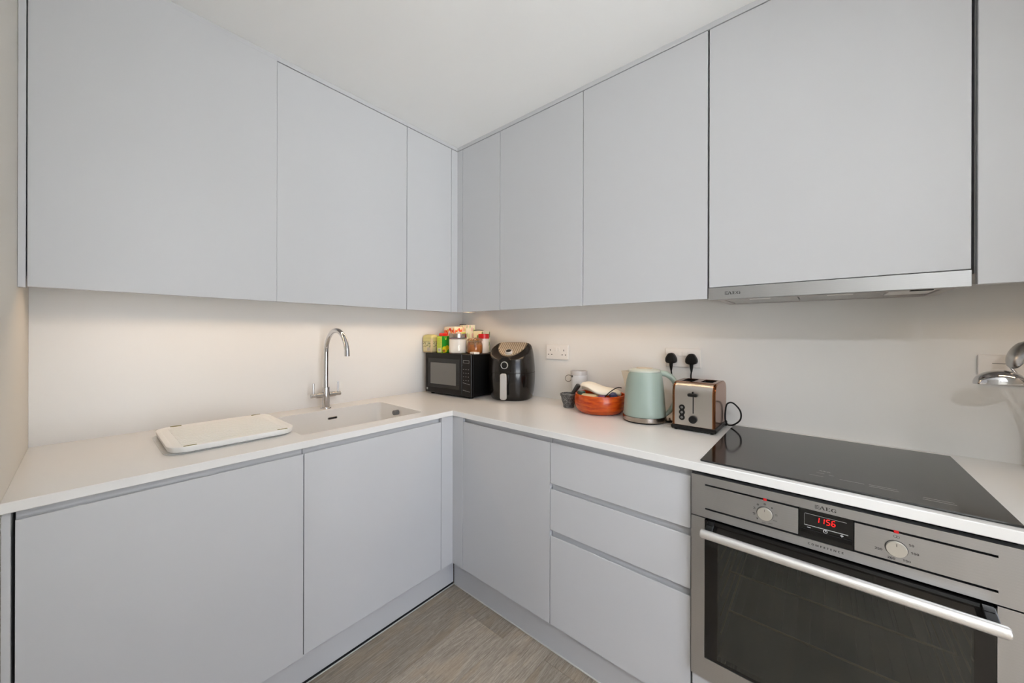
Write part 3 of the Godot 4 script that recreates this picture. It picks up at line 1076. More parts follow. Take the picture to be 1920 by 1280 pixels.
func build_oven() -> void:
	var o := thing("oven", "built-in stainless steel oven with bar handle, two knobs and a red clock", "oven", Vector3(-0.575, 0, 1.666), HOBW)
	var W := 0.596
	var zf := 0.022
	# housing behind the front
	var st := mb()
	cbox(st, Vector3(0.012, 0.287, -0.53), Vector3(0.05, 0.862, -0.002))
	cbox(st, Vector3(W - 0.05, 0.287, -0.53), Vector3(W - 0.012, 0.862, -0.002))
	cbox(st, Vector3(0.05, 0.287, -0.53), Vector3(W - 0.05, 0.325, -0.002))
	cbox(st, Vector3(0.05, 0.700, -0.53), Vector3(W - 0.05, 0.862, -0.002))
	cbox(st, Vector3(0.05, 0.325, -0.53), Vector3(W - 0.05, 0.700, -0.50))
	obj("housing", st, M.black_plastic, o)
	# enamelled cavity
	st = mb()
	cbox(st, Vector3(0.05, 0.325, -0.50), Vector3(0.062, 0.700, -0.004))
	cbox(st, Vector3(W - 0.062, 0.325, -0.50), Vector3(W - 0.05, 0.700, -0.004))
	cbox(st, Vector3(0.062, 0.325, -0.50), Vector3(W - 0.062, 0.335, -0.004))
	cbox(st, Vector3(0.062, 0.690, -0.50), Vector3(W - 0.062, 0.700, -0.004))
	cbox(st, Vector3(0.062, 0.335, -0.50), Vector3(W - 0.062, 0.690, -0.49))
	obj("cavity", st, M.oven_enamel, o)
	for y in [0.585, 0.470]:
		st = mb()
		for q in [[-0.045, 0.0026], [-0.44, 0.0026]]:
			tube(st, [Vector3(0.085, y, q[0]), Vector3(W - 0.085, y, q[0])], q[1], 8)
		for q in [0.085, W - 0.085]:
			tube(st, [Vector3(q, y, -0.045), Vector3(q, y, -0.44)], 0.0026, 8)
		var ws := obj("wire_shelf", st, M.rack_wire, o)
		for k in 13:
			var x := 0.085 + (W - 0.17) * (k + 1) / 14.0
			st = mb()
			tube(st, [Vector3(x, y, -0.045), Vector3(x, y, -0.44)], 0.0011, 6)
			obj("cross_wire", st, M.oven_enamel, ws)
	for sx in [0.0665, W - 0.0665]:
		for k in 5:
			st = mb()
			var y := 0.40 + k * 0.055
			tube(st, [Vector3(sx, y, -0.03), Vector3(sx, y, -0.40)], 0.0022, 6)
			obj("side_rail", st, M.rack_wire, o)
	# control panel: steel round two black grooves and the clock window
	st = mb()
	var y0 := 0.7505
	var y1 := 0.868
	var g0 := 0.7755
	var g1 := 0.8435
	var g := 0.0024
	cbox(st, Vector3(0, y0, 0), Vector3(0.036, y1, zf))
	cbox(st, Vector3(0.551, y0, 0), Vector3(W, y1, zf))
	cbox(st, Vector3(0.036, g1 + g, 0), Vector3(0.551, y1, zf))
	cbox(st, Vector3(0.036, y0, 0), Vector3(0.551, g0 - g, zf))
	cbox(st, Vector3(0.036, g0 + g, 0), Vector3(0.2455, g1 - g, zf))
	cbox(st, Vector3(0.3475, g0 + g, 0), Vector3(0.551, g1 - g, zf))
	obj("control_panel", st, M.brushed_steel, o)
	st = mb()
	cbox(st, Vector3(0.030, g0 - 0.006, -0.001), Vector3(0.557, g1 + 0.006, 0.012))
	obj("groove_backing", st, M.gap_dark, o)
	# clock
	var ck := obj("clock", box(Vector3(0.2465, g0 - 0.002, 0.0), Vector3(0.3465, g1 + 0.002, 0.0205), 0.0006), M.black_gloss, o)
	obj("rocker_bar", box(Vector3(0.249, 0.7865, 0.0205), Vector3(0.344, 0.7975, 0.0235), 0.0012), M.black_satin, ck)
	var zc := 0.0209
	for s in [[0.259, 0.8345, 0.334, 0.8345, 0.0006], [0.258, 0.8065, 0.336, 0.8065, 0.0016], [0.2575, 0.8075, 0.2575, 0.8335, 0.0005]]:
		stroke(ck, "frame_line", s[0], s[1], s[2], s[3], s[4], zc, M.print_grey)
	var dx := 0.2785
	for d in [["1", 0.0], ["1", 0.0095], ["5", 0.0195], ["6", 0.0292]]:
		seven_segment(ck, d[0], dx + d[1], 0.8185, 0.0058, 0.0125, zc)
	stroke(ck, "minus_sign", 0.2635, 0.8015, 0.2685, 0.8015, 0.0011, zc, M.print_white)
	stroke(ck, "plus_sign", 0.3235, 0.8015, 0.3285, 0.8015, 0.0011, zc, M.print_white)
	stroke(ck, "plus_sign", 0.326, 0.799, 0.326, 0.804, 0.0011, zc, M.print_white)
	st = mb()
	ring2(st, Vector2(0.2965, 0.8015), 0.0040, 0.0008, zc + 0.0003)
	obj("clock_symbol", st, M.print_white, ck)
	stroke(ck, "clock_symbol", 0.2965, 0.8015, 0.2965, 0.8038, 0.0007, zc, M.print_white)
	stroke(ck, "clock_symbol", 0.2965, 0.8015, 0.2981, 0.8015, 0.0007, zc, M.print_white)
	# maker's name and the word below the clock
	emblem(o, Vector2(0.2815, 0.8562), 0.0085, zf + 0.0001, M.print_dark)
	text("brand_lettering", "AEG", 0.0080, M.print_dark, o, Vector3(0.3010, 0.8562, zf), "Droid Serif", 700, 1.3)
	text("lettering", "C O M P E T E N C E", 0.0034, M.print_dark, o, Vector3(0.2965, 0.7625, zf), "Droid Sans", 700, 1.15)
	# knobs
	for kx in [0.177, 0.414]:
		var kn := mb()
		var up := Transform3D(Basis(Vector3(1, 0, 0), Vector3(0, 0, 1), Vector3(0, -1, 0)), Vector3(kx, 0.8065, zf))
		lathe(kn, [Vector2(0.0168, -0.001), BRK, Vector2(0.0168, 0.0045), Vector2(0.0160, 0.0056), BRK, Vector2(0, 0.0058)], up, 40)
		var ko := obj("knob", kn, M.knob_face, o)
		var kr := mb()
		lathe(kr, [Vector2(0.0168, 0.0004), Vector2(0.0181, 0.0004), BRK, Vector2(0.0181, 0.0)], up, 40)
		obj("knob_surround", kr, M.print_dark, ko)
		stroke(ko, "pointer", kx, 0.8135, kx, 0.8185, 0.0008, zf + 0.0060, M.print_dark)
		obj("red_marker", box(Vector3(kx - 0.0038, g1 - 0.0035, 0.0155), Vector3(kx + 0.0038, g1 + 0.0030, zf + 0.0007), 0.0006), M.marker_red, o)
	var zp := zf + 0.0002
	var md: Material = M.print_dark
	# function symbols round the left knob
	var r := 0.0245
	var c0 := Vector2(0.177, 0.8065)
	var sym := [[90.0, 0], [128.0, 1], [160.0, 2], [197.0, 3], [228.0, 4], [264.0, 5], [298.0, 6], [332.0, 7], [8.0, 8], [52.0, 9]]
	for q in sym:
		var a := deg_to_rad(q[0])
		var p: Vector2 = c0 + Vector2(cos(a), sin(a)) * r
		var u := 0.0021
		match q[1]:
			0, 1:
				st = mb()
				ring2(st, p, u * 1.25, u * 0.3, zp)
				obj("printed_symbol", st, md, o)
				stroke(o, "printed_symbol", p.x - u * 0.5, p.y - u * 0.5, p.x + u * 0.5, p.y + u * 0.5, 0.0006, zp, md)
				stroke(o, "printed_symbol", p.x - u * 0.5, p.y + u * 0.5, p.x + u * 0.5, p.y - u * 0.5, 0.0006, zp, md)
			2:
				stroke(o, "printed_symbol", p.x - u, p.y + u, p.x + u, p.y + u * 0.6, 0.0006, zp, md)
				stroke(o, "printed_symbol", p.x - u, p.y - u, p.x + u, p.y - u, 0.0006, zp, md)
				stroke(o, "printed_symbol", p.x + u, p.y - u * 0.4, p.x, p.y + u * 0.3, 0.0006, zp, md)
			3:
				stroke(o, "printed_symbol", p.x - u, p.y + u * 0.7, p.x + u, p.y + u * 0.7, 0.0016, zp, md)
				stroke(o, "printed_symbol", p.x - u, p.y - u, p.x + u, p.y - u, 0.0006, zp, md)
			4, 9:
				st = mb()
				prism(st, [p + Vector2(-u, u), p + Vector2(u, u), p + Vector2(0, -u * 1.1)] if q[1] == 4 else ngon(u * 0.9, 8, p), Transform3D(Basis.IDENTITY, Vector3.ZERO), zp - 0.0003, zp + 0.0002)
				obj("printed_symbol", st, md, o)
			5, 6, 7:
				for k in 4:
					stroke(o, "printed_symbol", p.x - u * 1.5 + u * k, p.y - u * 0.4, p.x - u * 1.0 + u * k, p.y + u * 0.4, 0.0005, zp, md)
			8:
				stroke(o, "printed_symbol", p.x - u, p.y + u * 0.7, p.x + u, p.y + u * 0.7, 0.0006, zp, md)
				stroke(o, "printed_symbol", p.x - u, p.y - u * 0.7, p.x + u, p.y - u * 0.7, 0.0006, zp, md)
	# temperatures round the right knob
	st = mb()
	ring2(st, Vector2(0.4125, 0.8330), 0.0030, 0.0006, zp)
	ring2(st, Vector2(0.4165, 0.8325), 0.0026, 0.0006, zp)
	obj("printed_symbol", st, md, o)
	for q in [["50", 0.4365, 0.8215], ["100", 0.4415, 0.8055], ["150", 0.4295, 0.7855], ["200", 0.4065, 0.7835], ["250", 0.3865, 0.7965]]:
		text("printed_number", q[0], 0.0024, md, o, Vector3(q[1], q[2], zf), "Droid Sans", 700, 1.2, 0.0003)
	# door
	var d := Node3D.new()
	d.name = "door"
	o.add_child(d)
	st = mb()
	cbox(st, Vector3(0, 0.2885, 0), Vector3(0.035, 0.7475, zf))
	cbox(st, Vector3(0.550, 0.2885, 0), Vector3(W, 0.7475, zf))
	cbox(st, Vector3(0.035, 0.2885, 0), Vector3(0.550, 0.349, zf))
	obj("door_frame", st, M.brushed_steel, d)
	st = mb()
	cbox(st, Vector3(0.035, 0.349, 0.002), Vector3(0.067, 0.742, 0.020))
	cbox(st, Vector3(0.522, 0.349, 0.002), Vector3(0.550, 0.742, 0.020))
	cbox(st, Vector3(0.067, 0.690, 0.002), Vector3(0.522, 0.742, 0.020))
	cbox(st, Vector3(0.067, 0.349, 0.002), Vector3(0.522, 0.357, 0.020))
	obj("glass_border", st, M.black_gloss, d)
	st = mb()
	quad(st, Vector3(0.067, 0.357, 0.0197), Vector3(0.522, 0.357, 0.0197), Vector3(0.522, 0.690, 0.0197), Vector3(0.067, 0.690, 0.0197), Vector3(0, 0, 1))
	obj("window_pane", st, M.oven_glass, d)
	# bar handle on two black brackets
	st = mb()
	lathe(st, [Vector2(0, 0), Vector2(0.0085, 0), Vector2(0.0116, 0.0035), Vector2(0.0116, 0.5175), Vector2(0.0085, 0.521), BRK, Vector2(0, 0.521)], Transform3D(Basis(Vector3(0, 1, 0), Vector3(1, 0, 0), Vector3(0, 0, -1)), Vector3(0.0345, 0.7245, 0.068)), 28)
	obj("bar_handle", st, M.satin_aluminium, d)
	for hx in [0.044, 0.528]:
		st = mb()
		prism(st, [Vector2(0.015, 0.700), Vector2(0.015, 0.746), Vector2(0.032, 0.745), Vector2(0.060, 0.7325), Vector2(0.064, 0.7245), Vector2(0.058, 0.716), Vector2(0.034, 0.708)], Transform3D(Basis(Vector3(0, 0, 1), Vector3(0, 1, 0), Vector3(-1, 0, 0)), Vector3.ZERO), -hx - 0.018, -hx, 0.0015)
		obj("handle_bracket", st, M.black_gloss, d)
	st = mb()
	prism(st, [Vector2(0.020, 0.7335), Vector2(0.024, 0.7315), Vector2(0.029, 0.738), Vector2(0.026, 0.7440), Vector2(0.020, 0.7450)], Transform3D(Basis(Vector3(0, 0, 1), Vector3(0, 1, 0), Vector3(-1, 0, 0)), Vector3.ZERO), -0.530, -0.060, 0.0)
	obj("vent_lip", st, M.black_satin, d)

func build_hood() -> void:
	var o := thing("extractor_hood", "slim stainless steel extractor hood under the wall cabinet above the hob", "extractor hood", Vector3(-UR, UB, 1.6485), HOBW)
	var w := 0.593
	obj("front_strip", box(Vector3(0.0005, -0.0045, -0.020), Vector3(w - 0.0005, 0.0375, 0.002), 0.001), M.brushed_steel, o)
	# shallow canopy tray with two grease filters and a lamp lens
	var st := mb()
	cbox(st, Vector3(0.012, 0.004, -0.295), Vector3(w - 0.012, 0.037, -0.0205))
	cbox(st, Vector3(0.018, -0.0035, -0.292), Vector3(w - 0.018, 0.004, -0.270))
	cbox(st, Vector3(0.018, -0.0035, -0.050), Vector3(w - 0.018, 0.004, -0.0205))
	cbox(st, Vector3(0.018, -0.0035, -0.270), Vector3(0.040, 0.004, -0.050))
	cbox(st, Vector3(w - 0.040, -0.0035, -0.270), Vector3(w - 0.018, 0.004, -0.050))
	obj("canopy", st, M.enamel_rim, o)
	for f in [[0.044, 0.245], [0.249, 0.450]]:
		st = mb()
		cbox(st, Vector3(f[0], -0.002, -0.266), Vector3(f[1], 0.004, -0.054), 0.001)
		var fo := obj("grease_filter", st, M.chrome_soft, o)
		st = mb()
		cbox(st, Vector3((f[0] + f[1]) / 2 - 0.03, -0.0045, -0.075), Vector3((f[0] + f[1]) / 2 + 0.03, -0.002, -0.062), 0.0008)
		obj("filter_latch", st, M.white_plastic, fo)
	obj("lamp_cover", box(Vector3(0.456, -0.002, -0.20), Vector3(0.548, 0.004, -0.08), 0.001), M.white_plastic, o)
	obj("slide_switch", box(Vector3(0.492, -0.006, -0.045), Vector3(0.535, -0.0035, -0.030), 0.0008), M.black_plastic, o)
	emblem(o, Vector2(0.0565, 0.0165), 0.0105, 0.0022, M.print_dark)
	text("brand_lettering", "AEG", 0.0095, M.print_dark, o, Vector3(0.0785, 0.0162, 0.002), "Droid Serif", 700, 1.35)

func build_under_lights() -> void:
	# warm strip lamps screwed under the wall cabinets
	var specs := [
		["slim warm strip lamp under the wall cabinets above the sink", Vector3(-1.79, UB + 0.0300, 0.215), Vector3(-0.09, UB + 0.0300, 0.215)],
		["slim warm strip lamp under the wall cabinets above the kettle and air fryer", Vector3(-0.225, UB + 0.0300, 0.245), Vector3(-0.225, UB + 0.0300, 1.60)],
		["slim warm strip lamp under the wall cabinet past the extractor hood", Vector3(-0.225, UB + 0.0300, 2.30), Vector3(-0.225, UB + 0.0300, 2.60)]]
	var k := 0
	for s in specs:
		var a: Vector3 = s[1]
		var b: Vector3 = s[2]
		var L := a.distance_to(b)
		var o := thing("under_cabinet_lamp", s[0], "lamp", a, atan2(-(b - a).z, (b - a).x), "warm strip lamps under the wall cabinets")
		var st := mb()
		cbox(st, Vector3(0, -0.0115, -0.012), Vector3(L, -0.0003, 0.012), 0.002)
		for fz in [[-0.0128, -0.0115], [0.0115, 0.0128]]:
			cbox(st, Vector3(0.002, -0.0190, fz[0]), Vector3(L - 0.002, -0.009, fz[1]))
		obj("housing", st, M.lamp_housing, o)
		for e in [[0.0, 0.010], [L - 0.010, L]]:
			obj("end_cap", box(Vector3(e[0] - 0.0008, -0.0125, -0.0128), Vector3(e[1] + 0.0008, -0.0004, 0.0128), 0.0015), M.white_plastic, o)
		obj("diffuser", box(Vector3(0.012, -0.0128, -0.0030), Vector3(L - 0.012, -0.0113, 0.0030)), M.led_strip, o)
		var l := AreaLight3D.new()
		l.name = "strip_glow_%d" % k
		k += 1
		o.add_child(l)
		l.position = Vector3(L / 2, -0.0140, 0)
		l.rotation = Vector3(-PI / 2, 0, 0)
		l.area_size = Vector2(L - 0.03, 0.005)
		l.light_color = Color(1.0, 0.86, 0.70)
		l.light_energy = E_STRIP * L
		l.set("area_range", 6.0)
		l.shadow_enabled = true

# ---------------------------------------------------------------- things on the worktop
func build_tap() -> void:
	var o := thing("kitchen_tap", "chrome swan neck mixer tap with two levers behind the sink", "tap", Vector3(-0.972, HC, 0.078))
	var st := mb()
	lathe(st, [Vector2(0, 0.0003), Vector2(0.0245, 0.0003), BRK, Vector2(0.0245, 0.004), Vector2(0.0225, 0.006), BRK, Vector2(0.0172, 0.006)], Transform3D(), 32)
	obj("base_flange", st, M.chrome, o)
	st = mb()
	lathe(st, [Vector2(0.0172, 0.004), Vector2(0.0172, 0.104), Vector2(0.0165, 0.1055), BRK, Vector2(0.0100, 0.1058)], Transform3D(), 32)
	obj("body", st, M.chrome, o)
	st = mb()
	var path := [Vector3(0, 0.100, 0), Vector3(0, 0.16, 0), Vector3(0, 0.22, 0), Vector3(0, 0.268, 0)]
	var rad := [0.0104, 0.0104, 0.0104, 0.0104]
	for k in 20:
		var a := PI * (k + 1) / 20.0
		path.append(Vector3(0, 0.274 + 0.1125 * sin(a), 0.1125 * (1 - cos(a))))
		rad.append(0.0104 + 0.0012 * (k + 1) / 20.0)
	path.append(Vector3(0, 0.268, 0.2252))
	rad.append(0.0117)
	tube(st, path, rad, 20)
	obj("spout", st, M.chrome, o)
	for s in [-1.0, 1.0]:
		st = mb()
		var dirb := Basis(Vector3(0, 1, 0), Vector3(s, 0, 0), Vector3(0, 0, s))
		lathe(st, [Vector2(0.0125, 0.014), Vector2(0.0125, 0.046), BRK, Vector2(0.0095, 0.0475), BRK, Vector2(0.0095, 0.070), Vector2(0.0085, 0.0715), BRK, Vector2(0, 0.0718)], Transform3D(dirb, Vector3(0, 0.067, 0)), 24)
		obj("valve", st, M.chrome_soft, o)
		st = mb()
		tube(st, [Vector3(s * 0.0585, 0.067, 0), Vector3(s * 0.0585, 0.10, 0), Vector3(s * 0.0585, 0.128, 0)], 0.0043, 12)
		obj("lever", st, M.chrome, o)

func build_drainer() -> void:
	var o := thing("drip_tray", "clear shallow plastic tray under the white draining rack", "tray", Vector3(-1.4205, HC, 0.292))
	var st := mb()
	var up := Transform3D(Basis(Vector3(1, 0, 0), Vector3(0, 0, -1), Vector3(0, 1, 0)), Vector3.ZERO)
	prism(st, rrect(0.350, 0.346, 0.05, 6), up, 0.0004, 0.0045, 0.0012)
	obj("sheet", st, M.clear_plastic, o)
	o = thing("draining_rack", "low white plastic draining rack with four olive rubber grips beside the sink", "draining rack", Vector3(-1.411, HC + 0.0047, 0.285))
	st = mb()
	var w := 0.352
	var d := 0.366
	var rings := []
	for q in [[0.007, 0.0, 0.048], [0.004, 0.0008, 0.050], [0.0005, 0.0160, 0.054], [0.0, 0.0172, 0.055], [0.001, 0.0182, 0.054], [0.004, 0.0186, 0.052], [0.010, 0.0184, 0.048], [0.0135, 0.0170, 0.046], [0.0145, 0.0162, 0.045]]:
		rings.append(arr3(rrect(w - 2 * q[0], d - 2 * q[0], q[2], 8), q[1]))
	loft(st, rings)
	cap(st, rings[0], Vector3.DOWN)
	cap(st, rings[-1], Vector3.UP)
	obj("tray_body", st, M.tray_plastic, o)
	# low drainage ridges
	for k in 15:
		st = mb()
		var z := -0.139 + k * 0.0199
		cbox(st, Vector3(-0.142, 0.0158, z - 0.003), Vector3(0.142, 0.0176, z + 0.003), 0.0012)
		obj("ridge", st, M.tray_plastic, o)
	for p in [Vector2(-1.528, 0.112), Vector2(-1.275, 0.112), Vector2(-1.536, 0.4600), Vector2(-1.282, 0.4600)]:
		obj("rubber_grip", box(Vector3(p.x + 1.411 - 0.016, 0.0150, p.y - 0.285 - 0.0024), Vector3(p.x + 1.411 + 0.016, 0.0200, p.y - 0.285 + 0.0024), 0.001), M.olive_rubber, o)

const MWT := 1.154   # top of the microwave
func build_microwave() -> void:
	var o := thing("microwave_oven", "black microwave oven in the corner with groceries on top", "microwave", Vector3(-0.367, HC, 0.068), -1.4877)
	var w := 0.384
	var h := MWT - HC
	obj("case", box(Vector3(0.002, 0.012, -0.285), Vector3(w - 0.002, h, -0.018), 0.003), M.mw_side, o)
	# door with its grey window, control panel on the right
	var d := obj("door", box(Vector3(0.0, 0.011, -0.018), Vector3(0.309, h + 0.001, 0.0), 0.003), M.mw_black, o)
	obj("window_surround", box(Vector3(0.024, 0.045, -0.003), Vector3(0.290, 0.222, 0.0008), 0.0006), M.black_gloss, d)
	obj("window_screen", box(Vector3(0.047, 0.067, -0.003), Vector3(0.264, 0.196, 0.0013), 0.0004), M.mw_window, d)
	obj("maker_badge", box(Vector3(0.010, 0.026, -0.002), Vector3(0.023, 0.039, 0.0012), 0.0004), M.print_grey, d)
	var c := obj("control_panel", box(Vector3(0.3105, 0.011, -0.018), Vector3(w, h + 0.001, 0.0), 0.003), M.mw_black, o)
	for s in [[0.322, 0.219, 0.366, 0.219], [0.322, 0.204, 0.366, 0.204], [0.322, 0.204, 0.322, 0.219], [0.366, 0.204, 0.366, 0.219]]:
		stroke(c, "display_frame", s[0], s[1], s[2], s[3], 0.0016, 0.0003, M.print_grey)
	for r in 4:
		for q in 3:
			obj("key", box(Vector3(0.321 + q * 0.0185, 0.166 - r * 0.021, -0.001), Vector3(0.3275 + q * 0.0185, 0.1685 - r * 0.021, 0.0005)), M.print_grey, c)
	for y in [0.086, 0.044]:
		for q in 4:
			stroke(c, "printed_word", 0.320 + q * 0.014, y + 0.004 - 0.002 * q, 0.329 + q * 0.014, y + 0.003 - 0.002 * q, 0.0022, 0.0003, M.print_grey)
	for p in [Vector2(0.03, -0.035), Vector2(w - 0.03, -0.035), Vector2(0.03, -0.25), Vector2(w - 0.03, -0.25)]:
		var st := mb()
		lathe(st, [Vector2(0, 0.0002), Vector2(0.011, 0.0002), BRK, Vector2(0.012, 0.0125)], Transform3D(Basis.IDENTITY, Vector3(p.x, 0, p.y)), 16)
		obj("foot", st, M.black_rubber, o)

func face(parent: Node, called: String, m: Material, a: Vector3, b: Vector3, c: Vector3, d: Vector3, n: Vector3) -> void:
	# a thin printed sheet, a lower left, b lower right, c upper right, d upper left
	var st := mb()
	quad(st, a + n * 0.0004, b + n * 0.0004, c + n * 0.0004, d + n * 0.0004, n)
	obj(called, st, m, parent)

func carton(called: String, label: String, at: Vector3, turn: float, w: float, h: float, d: float, card: Material, front: Material, side: Material) -> Node3D:
	var o := thing(called, label, "packet", at, turn, "groceries on the microwave")
	obj("carton", box(Vector3(-w / 2, 0.0003, -d / 2), Vector3(w / 2, h, d / 2), 0.0015), card, o)
	var e := 0.002
	face(o, "front_print", front, Vector3(-w / 2 + e, e, d / 2), Vector3(w / 2 - e, e, d / 2), Vector3(w / 2 - e, h - e, d / 2), Vector3(-w / 2 + e, h - e, d / 2), Vector3(0, 0, 1))
	face(o, "side_print", side, Vector3(w / 2, e, d / 2 - e), Vector3(w / 2, e, -d / 2 + e), Vector3(w / 2, h - e, -d / 2 + e), Vector3(w / 2, h - e, d / 2 - e), Vector3(1, 0, 0))
	return o

func build_groceries() -> void:
	var g := "groceries on the microwave"
	# rolled paper bag
	var o := thing("paper_bag", "pale olive paper bag with a rolled top at the end of the microwave", "bag", Vector3(-0.316, MWT, 0.052), HOBW + 0.12, g)
	var st := mb()
	var rings := []
	for q in [[0.072, 0.058, 0.0004, 0.006], [0.080, 0.066, 0.010, 0.012], [0.084, 0.068, 0.045, 0.016], [0.086, 0.066, 0.078, 0.016], [0.086, 0.060, 0.090, 0.014]]:
		rings.append(arr3(rrect(q[0], q[1], q[3], 4), q[2]))
	loft(st, rings)
	cap(st, rings[0], Vector3.DOWN)
	cap(st, rings[-1], Vector3.UP)
	obj("sack", st, M.kraft, o)
	st = mb()
	var top := []
	for q in [[0.086, 0.062, 0.088, 0.014], [0.090, 0.066, 0.094, 0.015], [0.088, 0.060, 0.104, 0.016], [0.078, 0.040, 0.111, 0.014], [0.05, 0.015, 0.114, 0.005]]:
		top.append(arr3(rrect(q[0], q[1], q[3], 4), q[2]))
	loft(st, top)
	cap(st, top[-1], Vector3.UP)
	obj("rolled_top", st, M.bag_print, o)
	face(o, "front_print", M.bag_print, Vector3(-0.032, 0.008, 0.0338), Vector3(0.032, 0.008, 0.0338), Vector3(0.034, 0.088, 0.0338), Vector3(-0.034, 0.088, 0.0338), Vector3(0, 0, 1))
	face(o, "side_print", M.bag_print, Vector3(0.0425, 0.008, 0.022), Vector3(0.0425, 0.008, -0.022), Vector3(0.0428, 0.088, -0.022), Vector3(0.0428, 0.088, 0.022), Vector3(1, 0, 0))
	# green carton with a red cap
	o = carton("drink_carton", "green carton with a lime panel and a red cap", Vector3(-0.302, MWT, 0.160), HOBW - 0.05, 0.054, 0.104, 0.056, M.green_card, M.lime_print, M.green_print)
	obj("red_cap", box(Vector3(-0.020, 0.104, -0.018), Vector3(0.022, 0.122, 0.018), 0.003), M.red_cap, o)
	# glass jar of flour with a steel lid
	o = thing("storage_jar", "glass jar of white flour with a steel lid", "jar", Vector3(-0.275, MWT, 0.266), 0.0, g)
	st = mb()
	lathe(st, [Vector2(0, 0.0003), Vector2(0.050, 0.0003), Vector2(0.0535, 0.004), Vector2(0.0540, 0.020), Vector2(0.0540, 0.088), Vector2(0.0505, 0.096)], Transform3D(), 36)
	obj("glass", st, M.jar_glass, o)
	st = mb()
	lathe(st, [Vector2(0, 0.004), Vector2(0.050, 0.004), BRK, Vector2(0.0525, 0.008), Vector2(0.0525, 0.084), BRK, Vector2(0.03, 0.088), Vector2(0, 0.088)], Transform3D(), 36)
	obj("flour", st, M.flour, o)
	st = mb()
	lathe(st, [Vector2(0, 0.0955), Vector2(0.0545, 0.0955), BRK, Vector2(0.0545, 0.118), Vector2(0.0530, 0.1205), BRK, Vector2(0, 0.1205)], Transform3D(), 36)
	obj("lid", st, M.lidless_steel, o)
	st = mb()
	lathe(st, [Vector2(0.0540, 0.0915), Vector2(0.0552, 0.0930), Vector2(0.0540, 0.0950)], Transform3D(), 36)
	obj("seal", st, M.navy, o)
	# amber clip-top jar
	o = thing("clip_top_jar", "amber clip top glass jar with wire bail", "jar", Vector3(-0.222, MWT, 0.360), 0.0, g)
	st = mb()
	lathe(st, [Vector2(0, 0.0003), Vector2(0.040, 0.0003), Vector2(0.046, 0.005), Vector2(0.048, 0.030), Vector2(0.047, 0.055), Vector2(0.041, 0.070), Vector2(0.041, 0.074)], Transform3D(), 32)
	obj("glass", st, M.amber_glass, o)
	st = mb()
	lathe(st, [Vector2(0, 0.003), Vector2(0.040, 0.003), Vector2(0.0445, 0.008), Vector2(0.0455, 0.032), Vector2(0.0440, 0.052), BRK, Vector2(0, 0.054)], Transform3D(), 32)
	obj("contents", st, M.amber_fill, o)
	st = mb()
	lathe(st, [Vector2(0, 0.076), Vector2(0.046, 0.076), Vector2(0.048, 0.080), Vector2(0.046, 0.084), Vector2(0.038, 0.090), Vector2(0.015, 0.094), BRK, Vector2(0, 0.0945)], Transform3D(), 32)
	obj("glass_lid", st, M.amber_glass, o)
	st = mb()
	var band := []
	for k in 33:
		band.append(Vector3(cos(TAU * k / 32.0) * 0.0432, 0.071, sin(TAU * k / 32.0) * 0.0432))
	tube(st, band, 0.0012, 6, false)
	for s in [-1.0, 1.0]:
		tube(st, curve([Vector3(-0.030, 0.071, 0.032 + 0.002 * s), Vector3(-0.034, 0.055, 0.035 + 0.006 * s), Vector3(-0.033, 0.040, 0.036 + 0.004 * s), Vector3(-0.033, 0.062, 0.036)], 4), 0.0011, 6)
		tube(st, curve([Vector3(-0.031, 0.071, 0.032), Vector3(-0.036 * s, 0.088, 0.030), Vector3(0.0, 0.0955, 0.0)], 4), 0.0011, 6)
	obj("wire_bail", st, M.wire, o)
	# tin with a red lid
	o = thing("spice_tin", "pale tall tin with a red lid at the edge of the microwave", "tin", Vector3(-0.135, MWT, 0.349), 0.0, g)
	st = mb()
	lathe(st, [Vector2(0, 0.0003), Vector2(0.031, 0.0003), BRK, Vector2(0.032, 0.003), Vector2(0.032, 0.090), BRK, Vector2(0, 0.091)], Transform3D(), 28)
	obj("tin_body", st, M.white_card, o)
	st = mb()
	lathe(st, [Vector2(0.0305, 0.0885), Vector2(0.0345, 0.0890), BRK, Vector2(0.0345, 0.1165), Vector2(0.0330, 0.1185), BRK, Vector2(0, 0.1185)], Transform3D(), 28)
	obj("red_lid", st, M.red_lid, o)
	# cartons of the back row
	carton("tea_carton", "red and orange patterned carton behind the jar of flour", Vector3(-0.178, MWT, 0.108), HOBW + 0.05, 0.10, 0.165, 0.07, M.white_card, M.red_print, M.red_print)
	o = carton("biscuit_carton", "cream patterned carton with a dark flap, tallest of the packets", Vector3(-0.105, MWT, 0.165), HOBW - 0.18, 0.085, 0.176, 0.07, M.white_card, M.cream_print, M.cream_print)
	st = mb()
	tube(st, curve([Vector3(-0.040, 0.179, 0.034), Vector3(-0.015, 0.180, 0.035), Vector3(0.015, 0.1775, 0.036), Vector3(0.042, 0.178, 0.034)], 6), 0.0018, 6)
	obj("open_flap", st, M.black_plastic, o)
	o = carton("herb_carton", "cream carton with green leaf print behind the clip top jar", Vector3(-0.070, MWT, 0.266), HOBW - 0.05, 0.095, 0.138, 0.06, M.white_card, M.leaf_print, M.leaf_print)
	st = mb()
	tube(st, curve([Vector3(-0.046, 0.139, 0.030), Vector3(0.0, 0.1425, 0.031), Vector3(0.047, 0.139, 0.028)], 6), 0.0020, 6)
	obj("open_flap", st, M.bottle_green, o)
	carton("snack_carton", "small yellow and red carton squeezed between the jar and the cream carton", Vector3(-0.205, MWT, 0.212), HOBW, 0.05, 0.130, 0.04, M.white_card, M.red_print, M.lime_print)
	# small white packet lying in front of the amber jar
	o = thing("small_packet", "small flat white packet lying in front of the clip top jar", "packet", Vector3(-0.272, MWT, 0.412), HOBW - 0.35, g)
